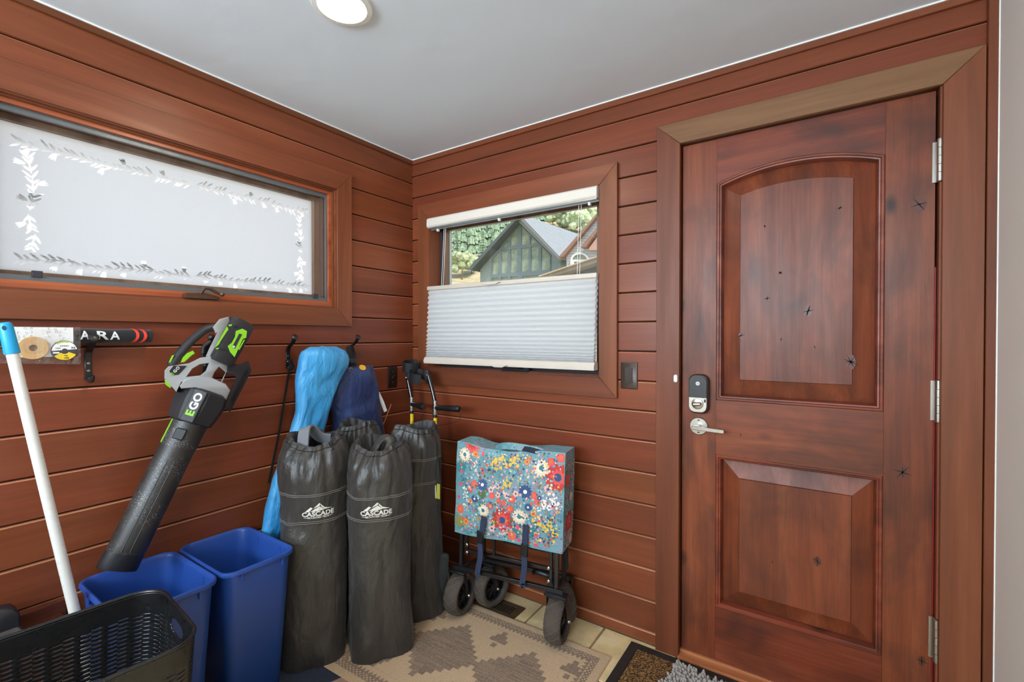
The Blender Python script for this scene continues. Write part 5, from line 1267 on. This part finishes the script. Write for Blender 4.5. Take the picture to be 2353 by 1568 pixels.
for xa, xb, ya, yb, n, c, ra in ((470, 690, 245, 350, 34, YE, (7, 14)), (770, 930, 650, 830, 34, YE, (8, 14)), (555, 620, 410, 480, 8, YE, (8, 13)), (410, 520, 650, 740, 12, YE, (6, 10)), (350, 400, 300, 370, 16, WH, (4, 7)), (300, 340, 470, 590, 20, WH, (4, 7)), (780, 830, 610, 720, 22, WH, (4, 7)), (830, 940, 520, 620, 26, WH, (5, 10)), (470, 690, 245, 360, 26, NV_, (4, 8)), (780, 940, 650, 840, 26, NV_, (4, 8)), (290, 920, 300, 840, 60, NV_, (4, 9)), (290, 920, 240, 840, 50, PK, (4, 8)), (290, 920, 240, 840, 50, GN, (5, 10)), (540, 620, 720, 790, 14, LP, (5, 9)), (780, 880, 800, 860, 16, '#b0645a', (6, 10)), (290, 900, 240, 830, 70, LP, (5, 10)), (290, 940, 230, 850, 60, RD2, (5, 11)), (290, 940, 230, 850, 60, CR, (4, 9)), (290, 940, 230, 850, 50, OR, (4, 8)), (290, 940, 240, 850, 60, '#7fb4bf', (6, 12)), (290, 960, 230, 850, 90, '#9a93b4', (5, 12)), (290, 960, 230, 850, 120, '#3f6f7d', (4, 9)), (290, 960, 230, 850, 120, CR, (3, 6)), (290, 960, 230, 850, 90, YE, (3, 7)), (290, 960, 230, 850, 90, NV_, (3, 7))):
    for _ in range(n): flower(R.uniform(xa, xb), R.uniform(ya, yb), R.uniform(*ra), 5, c, None)
def sideflower(n_, z, r, pet, colr):
    b = PR.setdefault(colr, BM()); OFFN[0] += 1; lay = .0012+.00001*(OFFN[0] % 60); u_ = (n_+.006)/.128; k = pet*6
    def cu(a, q):
        v_ = min(max((z+q*sin(a)-.392)/.405, .01), .93); w_ = min(max(u_+q*cos(a)/.128, .02), .98); return cov(1, v_, 0).lerp(cov(1, v_, 1), w_)+WT*lay
    c_ = b.verts.new(cu(0, 0)); o_ = [b.verts.new(cu(2*pi*i/k, r*(1-.22*(.5+.5*cos(pet*2*pi*i/k))))) for i in range(k)]
    for i in range(k): b.faces.new((c_, o_[i], o_[(i+1) % k]))
sideflower(.06, .50, .045, 9, RD); sideflower(.06, .50, .026, 9, RD2); sideflower(.03, .68, .03, 9, RD2); sideflower(.09, .42, .02, 6, LP); sideflower(.08, .60, .022, 9, CR)
for _ in range(160): sideflower(R.uniform(.005, .115), R.uniform(.40, .77), R.uniform(.002, .006), 5, R.choice((YE, NV_, LP, WH, PK, CO, GN, '#9a93b4', '#3f6f7d')))
for c, b in PR.items():
    ob('flower_print', b, plain('print_'+c[1:], c, .6, var=.18, vs=160), cv, kind='stuff', smooth=0)
# coloured piping, handle flap, straps with buckles
bm = BM(); tube(bm, [cov(i/20, 0, 0)-WN*.001 for i in range(21)], .0022, 5); ob('hem', bm, plain('hem_teal', '#5a9aa0', .7), wg)
STR = plain('navy_webbing', '#27324c', .75, var=.15, vs=200)
bm = BM(); tops = [L(.19, .03, .780), L(.235, .008, .803), L(.30, .004, .808), L(.40, .012, .797), L(.455, .03, .772)]; strap(bm, spline(tops, 6), .030, .004, WN*.4+Vector((0, 0, .9))); ob('carry_flap', bm, floral_base(), wg)
bm = BM(); strap(bm, spline([L(.30, .012, .800), L(.37, .0, .802), L(.43, .012, .786)], 5), .022, .006, WN*.5+Vector((0, 0, .8))); ob('carry_grip', bm, plain('navy_padding', '#1c2436', .8), wg)
for pa in ([(1112, 1188), (1108, 1222), (1103, 1232)], [(1208, 1207), (1206, 1246), (1205, 1262)]):
    dn = 1 if pa[0][0] < 1150 else 2
    p_ = [onplane(x, y, WP-WN*.024, WN) for x, y in pa]; bm = BM(); strap(bm, p_, .026, .004, WT); ob('strap', bm, STR, wg)
    c = p_[-1]+Vector((0, 0, -.006)); bm = BM(); obox(bm, c, WT, WN, Vector((0, 0, 1)), .0155, .006, .028, .003); ob('buckle', bm, BLACKP, wg)
    tail = [(1102, 1245), (1104, 1275), (1099, 1305), (1097, 1320), (1102, 1326)] if dn == 1 else [(1204, 1272), (1205, 1305), (1201, 1335), (1200, 1346), (1206, 1344)]
    p_ = [onplane(x, y, WP-WN*.026, WN) for x, y in tail]; bm = BM(); strap(bm, spline(p_, 4), .025, .003, WT); ob('strap_tail', bm, STR, wg)

# ------------------------------------------------------------------ outdoors: slope, forest, houses
def terr(d): return interp(d, [0, 8, 20, 60, 110, 150, 180, 250, 320], [-.62, -.62, -.3, 7.2, 14.6, 31.5, 45, 78, 112])
def AT(px, d):
    r_ = RAY(px, 774); h_ = Vector((r_.x, r_.y, 0)).normalized(); return Vector((CAM.x, CAM.y, 0))+h_*d
def grass():
    t = NT('dry_grass_slope'); v = t.coord((1, 1, 1)); f = t.noise(v, .25, 6, .6)
    return t.done(t.bsdf(t.ramp(f, [(.35, lin('#8c9470')), (.55, lin('#bba888')), (.7, lin('#cdbd9f'))]), .95, 0, .1))
bm = BM(); ds = [0, 4, 8, 14, 20, 30, 45, 60, 80, 95, 110, 125, 140, 155, 170, 185, 205, 230, 260, 300]; na = 72
G2 = [[bm.verts.new(Vector((CAM.x+d*cos(2*pi*i/na), CAM.y+d*sin(2*pi*i/na), terr(d)+(1.5*noise.noise(Vector((d*.05, i*.4, 0))) if d > 40 else 0)))) for i in range(na)] for d in ds[1:]]
c0_ = bm.verts.new((CAM.x, CAM.y, -.62))
for i in range(na): bm.faces.new((c0_, G2[0][i], G2[0][(i+1) % na]))
for a, b in zip(G2, G2[1:]):
    for i in range(na): bm.faces.new((a[i], b[i], b[(i+1) % na], a[(i+1) % na]))
ob('ground', bm, grass(), kind='structure', smooth=60)
def leafmat(name, a, b, c):
    t = NT(name); v = t.coord((1, 1, 1), rnd=True); f = t.noise(v, 1.6, 5, .7); col = t.ramp(f, [(.32, lin(a)), (.5, lin(b)), (.68, lin(c))])
    r = t.n('ObjectInfo').outputs['Random']; col = t.mix(col, t.mapr(r, 0, 1, .75, 1.25), 1.0, 'MULTIPLY'); return t.done(t.bsdf(col, .9, 0, .1))
CON = leafmat('conifer_needles', '#526a58', '#7f947c', '#aebba0'); DEC = leafmat('broadleaf_foliage', '#83956f', '#a9b68e', '#cdd4b4'); BARK = plain('bark', '#6b5a4a', .9)  # foliage kept pale: distance haze is put into these colours
def conifer_bm(seed, H=9.0, Rb=1.7):
    R = random.Random(seed); bm = BM(); n = 13
    for k in range(11):
        t0 = k/11; zb_ = H*(.08+.90*t0); zt = zb_+H*.17; rb = Rb*(1-t0)**.85*R.uniform(.85, 1.1)
        ring = [bm.verts.new((rb*(1 if i % 2 else .55)*R.uniform(.8, 1.15)*cos(2*pi*i/(2*n)+k), rb*(1 if i % 2 else .55)*R.uniform(.8, 1.15)*sin(2*pi*i/(2*n)+k), zb_-R.uniform(0, .25))) for i in range(2*n)]
        tp = bm.verts.new((0, 0, min(zt, H)))
        for i in range(2*n): bm.faces.new((ring[i], ring[(i+1) % (2*n)], tp))
    return bm
def bush_bm(seed, H=6.0, Rb=2.6):
    R = random.Random(seed); bm = BM()
    for k in range(16):
        a = R.uniform(0, 2*pi); q = R.uniform(0, .7)*Rb; z = R.uniform(.25, .9)*H; rr = Rb*R.uniform(.28, .5)
        r0 = bmesh.ops.create_icosphere(bm, subdivisions=2, radius=rr, matrix=Matrix.Translation((q*cos(a), q*sin(a), z)))
        for v in r0['verts']: v.co += (v.co-Vector((q*cos(a), q*sin(a), z)))*.45*noise.noise(v.co*2.2)
    return bm
def trunk_bm(H): bm = BM(); cyl(bm, (0, 0, -.4), (0, 0, H), .16, .06, 8); return bm
CM = [mkmesh(conifer_bm(k), CON, 'needles', 0) for k in range(3)]; DM = [mkmesh(bush_bm(k), DEC, 'foliage', 0) for k in range(3)]
CT = mkmesh(trunk_bm(4), BARK, 'trunk'); DT = mkmesh(trunk_bm(2.6), BARK, 'trunk')
def tree(kind, px, d, sc, label, i):
    p = AT(px, d); p.z = terr(d)-.3
    e = empty('pine_tree' if kind else 'leafy_tree', p, label, 'tree', 'trees on the slope outside'); e.scale = (sc*R.uniform(.9, 1.1), sc*R.uniform(.9, 1.1), sc); e.rotation_euler = (0, 0, R.uniform(0, 6))
    for nm, m_ in (('needles' if kind else 'foliage', (CM if kind else DM)[i % 3]), ('trunk', CT if kind else DT)):
        o = bpy.data.objects.new(nm, m_); COL.objects.link(o); o.parent = e
R = random.Random(4)
PT = 'tall green pine on the slope outside, left of the grey gabled house'
for i, (px, d, sc) in enumerate(((1050, 124, 1.0), (1072, 138, 1.15), (1092, 150, 1.1), (1110, 132, 1.0), (1128, 146, 1.2), (1060, 158, 1.1), (1148, 160, 1.1), (1085, 168, 1.15), (1118, 172, 1.1), (1165, 176, 1.2), (1140, 182, 1.1))): tree(1, px, d, sc, PT, i)
tree(0, 1062, 112, 1.05, 'round leafy bush on the dry grass left of the grey gabled house', 0); tree(0, 1084, 116, .75, 'smaller leafy bush beside the round bush below the pines', 1)
DL = 'pale green tree on the hillside behind the roof of the grey gabled house'
for i, (px, d, sc) in enumerate(((1270, 172, 1.3), (1292, 168, 1.35), (1312, 164, 1.3), (1332, 160, 1.4), (1350, 158, 1.3), (1366, 160, 1.3), (1285, 190, 1.4), (1325, 186, 1.4), (1360, 180, 1.4))): tree(0, px, d, sc, DL, i)
bm = BM()
for k in range(900):
    px = R.uniform(1000, 1420); d = 128+157*R.random()**.8 if px < 1215 else R.uniform(182, 285); p = AT(px, d); p.z = terr(d)-.5; H_ = R.uniform(8, 12); rb = R.uniform(1.5, 2.4)
    for q in range(3):
        zb_ = p.z+H_*(.05+.28*q); ring = [bm.verts.new(p+Vector((rb*(1-.28*q)*(1 if i % 2 else .6)*cos(2*pi*i/14), rb*(1-.28*q)*(1 if i % 2 else .6)*sin(2*pi*i/14), zb_-p.z))) for i in range(14)]; tp = bm.verts.new(p+Vector((0, 0, H_*(.45+.275*q))))
        for i in range(14): bm.faces.new((ring[i], ring[(i+1) % 14], tp))
tag(ob('forest', bm, CON, smooth=0), 'dense conifer forest high on the hillside outside the clear window', 'forest', kind='stuff')

hv = RAY(1997, 774); HD = Vector((hv.x, hv.y, 0)).normalized()           # ridge direction of the houses
SID = plain('grey_green_siding', '#93a3a2', .8, var=.06, vs=3); FRM = plain('slate_frame', '#75868a', .7); LSOF = plain('pale_soffit', '#a7b5af', .8)
RFD = plain('dark_roof_edge', '#5d686a', .7); METR = plain('metal_roof_grey', '#868b8f', .75); RIB = plain('metal_roof_rib', '#b9bdc0', .7)
t = NT('house_window_glass'); v = t.coord(); f = t.noise(v, .9, 4, .7)
HG = t.done(t.bsdf(t.ramp(f, [(.3, lin('#5d7264')), (.5, lin('#8a9d8b')), (.7, lin('#b3c0ab'))]), .08, 0, .6))
def house_plane(px, py, d):
    A = CAM+RAY(px, py)*d
    return lambda u, v, w: onplane(1030+u/6.536, 500+v/6.536, A, HD)+HD*w
g1 = house_plane(1207, 503, 40)
hs1 = empty('gabled_house', g1(1075, 1250, 3), 'grey green gabled house with a tall window wall outside the clear window', 'house')
def hp(nm, poly, w0, w1, mat, par, g, holes=()): bm = BM(); prism(bm, poly, list(holes), g, w0, w1); return ob(nm, bm, mat, par)
hp('wall', [(480, 780), (480, 1400), (1690, 1400), (1690, 570), (1085, 40)], .0, 9.0, SID, hs1, g1)
PN = [[(672, 860), (672, 640), (775, 510), (775, 850)], [(808, 845), (808, 500), (905, 495), (905, 835)], [(945, 835), (945, 480), (1045, 470), (1045, 825)], [(1105, 820), (1105, 465), (1215, 455), (1215, 810)], [(1250, 815), (1250, 445), (1365, 435), (1365, 805)], [(1405, 800), (1405, 440), (1532, 590), (1532, 790)],
      [(820, 450), (905, 340), (905, 445)], [(945, 430), (945, 290), (1045, 150), (1045, 425)], [(1105, 415), (1105, 130), (1220, 260), (1220, 410)], [(1245, 400), (1245, 280), (1345, 390)],
      [(665, 985), (665, 915), (760, 905), (760, 985)], [(800, 980), (800, 900), (905, 895), (905, 975)], [(945, 975), (945, 890), (1045, 885), (1045, 970)], [(1130, 970), (1130, 880), (1370, 870), (1370, 960)]]
hp('window_frame', [(650, 1010), (650, 630), (1072, 85), (1545, 560), (1545, 1010)], -.10, .05, FRM, hs1, g1, PN)
for p_ in PN: hp('pane', p_, -.02, .03, HG, hs1, g1)
hp('roof_slope', [(1165, -25), (1165, 20), (450, 815), (395, 800)], -1.0, 9.5, RFD, hs1, g1)
hp('rake_board', [(1140, 10), (1100, 80), (490, 760), (462, 752)], -.85, -.3, LSOF, hs1, g1)
rs2 = hp('roof_slope', [(1165, -25), (1800, 640), (1760, 650), (1150, 25)], -1.0, 9.0, METR, hs1, g1)
hp('rake_board', [(1140, 30), (1750, 650), (1690, 660), (1085, 60)], -.5, -.2, SID, hs1, g1)
for k in range(26):
    w_ = -.98+k*.39; a, b = g1(1168, -26, w_), g1(1800, 637, w_); bm = BM(); tube(bm, [a, b], .045, 4); ob('roof_rib', bm, RIB, hs1)
g2 = house_plane(1369, 500, 29)
LS = plain('pale_lap_siding', '#b9bfc6', .8); BRF = plain('brown_fascia', '#9a7868', .7); WTR = plain('white_window_trim', '#e9eaec', .6)
hs2 = empty('siding_house', g2(2200, 1300, 2), 'pale lap-sided house with brown fascia and arched window at the right of the view outside', 'house')
hp('wall', [(1775, 560), (1775, 1400), (2900, 1400), (2900, -800), (2340, -90)], 0, 7, LS, hs2, g2)
for k in range(30):
    v0 = 1000-k*38; xl = max(1778, 1778+(560-v0)*.87) if v0 < 560 else 1778
    if xl < 2500: hp('siding_board', [(xl, v0), (2500, v0), (2500, v0-32), (xl+4, v0-32)], -.03, 0, LS, hs2, g2)
hp('fascia', [(2340, -125), (2340, -85), (1775, 592), (1697, 612), (1716, 585)], -.35, 7, BRF, hs2, g2)
hp('fascia', [(2400, 30), (2400, 75), (2120, 462), (2040, 470), (2062, 440)], -.5, 1.5, BRF, hs2, g2)
hp('dormer_wall', [(2150, 468), (2400, 130), (2400, 500), (2150, 500)], -.3, 0, plain('pink_soffit', '#c9a59b', .8), hs2, g2)
def arch(cx_, cy_, rx_, ry_, y2): return [(cx_-rx_, y2)]+[(cx_-rx_*cos(pi*k/14), cy_-ry_*sin(pi*k/14)) for k in range(15)]+[(cx_+rx_, y2)]
hp('arch_trim', arch(1985, 650, 140, 120, 760), -.10, -.02, WTR, hs2, g2, [arch(1985, 650, 112, 95, 640), [(1900, 760), (1900, 668), (2070, 668), (2070, 760)]])
hp('pane', arch(1985, 650, 112, 95, 642), -.05, -.03, HG, hs2, g2); hp('pane', [(1898, 760), (1898, 666), (2072, 666), (2072, 760)], -.05, -.03, HG, hs2, g2)
g3 = house_plane(1310, 620, 13)
hs3 = empty('porch_roof', g3(1900, 1000, .5), 'low grey porch roof edge in front of the pale house outside', 'roof')
hp('roof_edge', [(1440, 898), (2700, 480), (2700, 560), (1520, 925)], -.2, 3.0, plain('porch_fascia', '#a59d95', .8), hs3, g3)
hp('roof_lip', [(1435, 890), (2700, 470), (2700, 482), (1440, 902)], -.28, 3.1, plain('porch_lip', '#d6c3a4', .7), hs3, g3)
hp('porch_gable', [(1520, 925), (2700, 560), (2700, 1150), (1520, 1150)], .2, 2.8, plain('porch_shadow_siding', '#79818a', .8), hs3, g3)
# neighbour's pale wall seen through the etched leaves
nh = empty('neighbour_house', (-5, -1.5, -.6), 'pale neighbouring wall glimpsed through the etched leaves of the frosted window', 'house')
bm = BM(); bx(bm, -6.0, -5.0, -1.6, 2.6, -.6, 4.2); ob('wall', bm, plain('neighbour_white', '#e8e8e6', .8), nh)
for k in range(5): bm = BM(); bx(bm, -4.99, -4.93, -1.6, 2.6, .9+k*.62, .93+k*.62); ob('siding_board', bm, RFD, nh)
bm = BM(); bx(bm, -6.2, -4.6, -1.9, 2.8, 4.2, 4.35); ob('roof', bm, RFD, nh)
bm = BM(); bx(bm, -4.9, -.3, -8, 8, -.63, -.585); tag(ob('driveway', bm, plain('concrete_blue_grey', '#97a1ad', .85)), kind='structure')
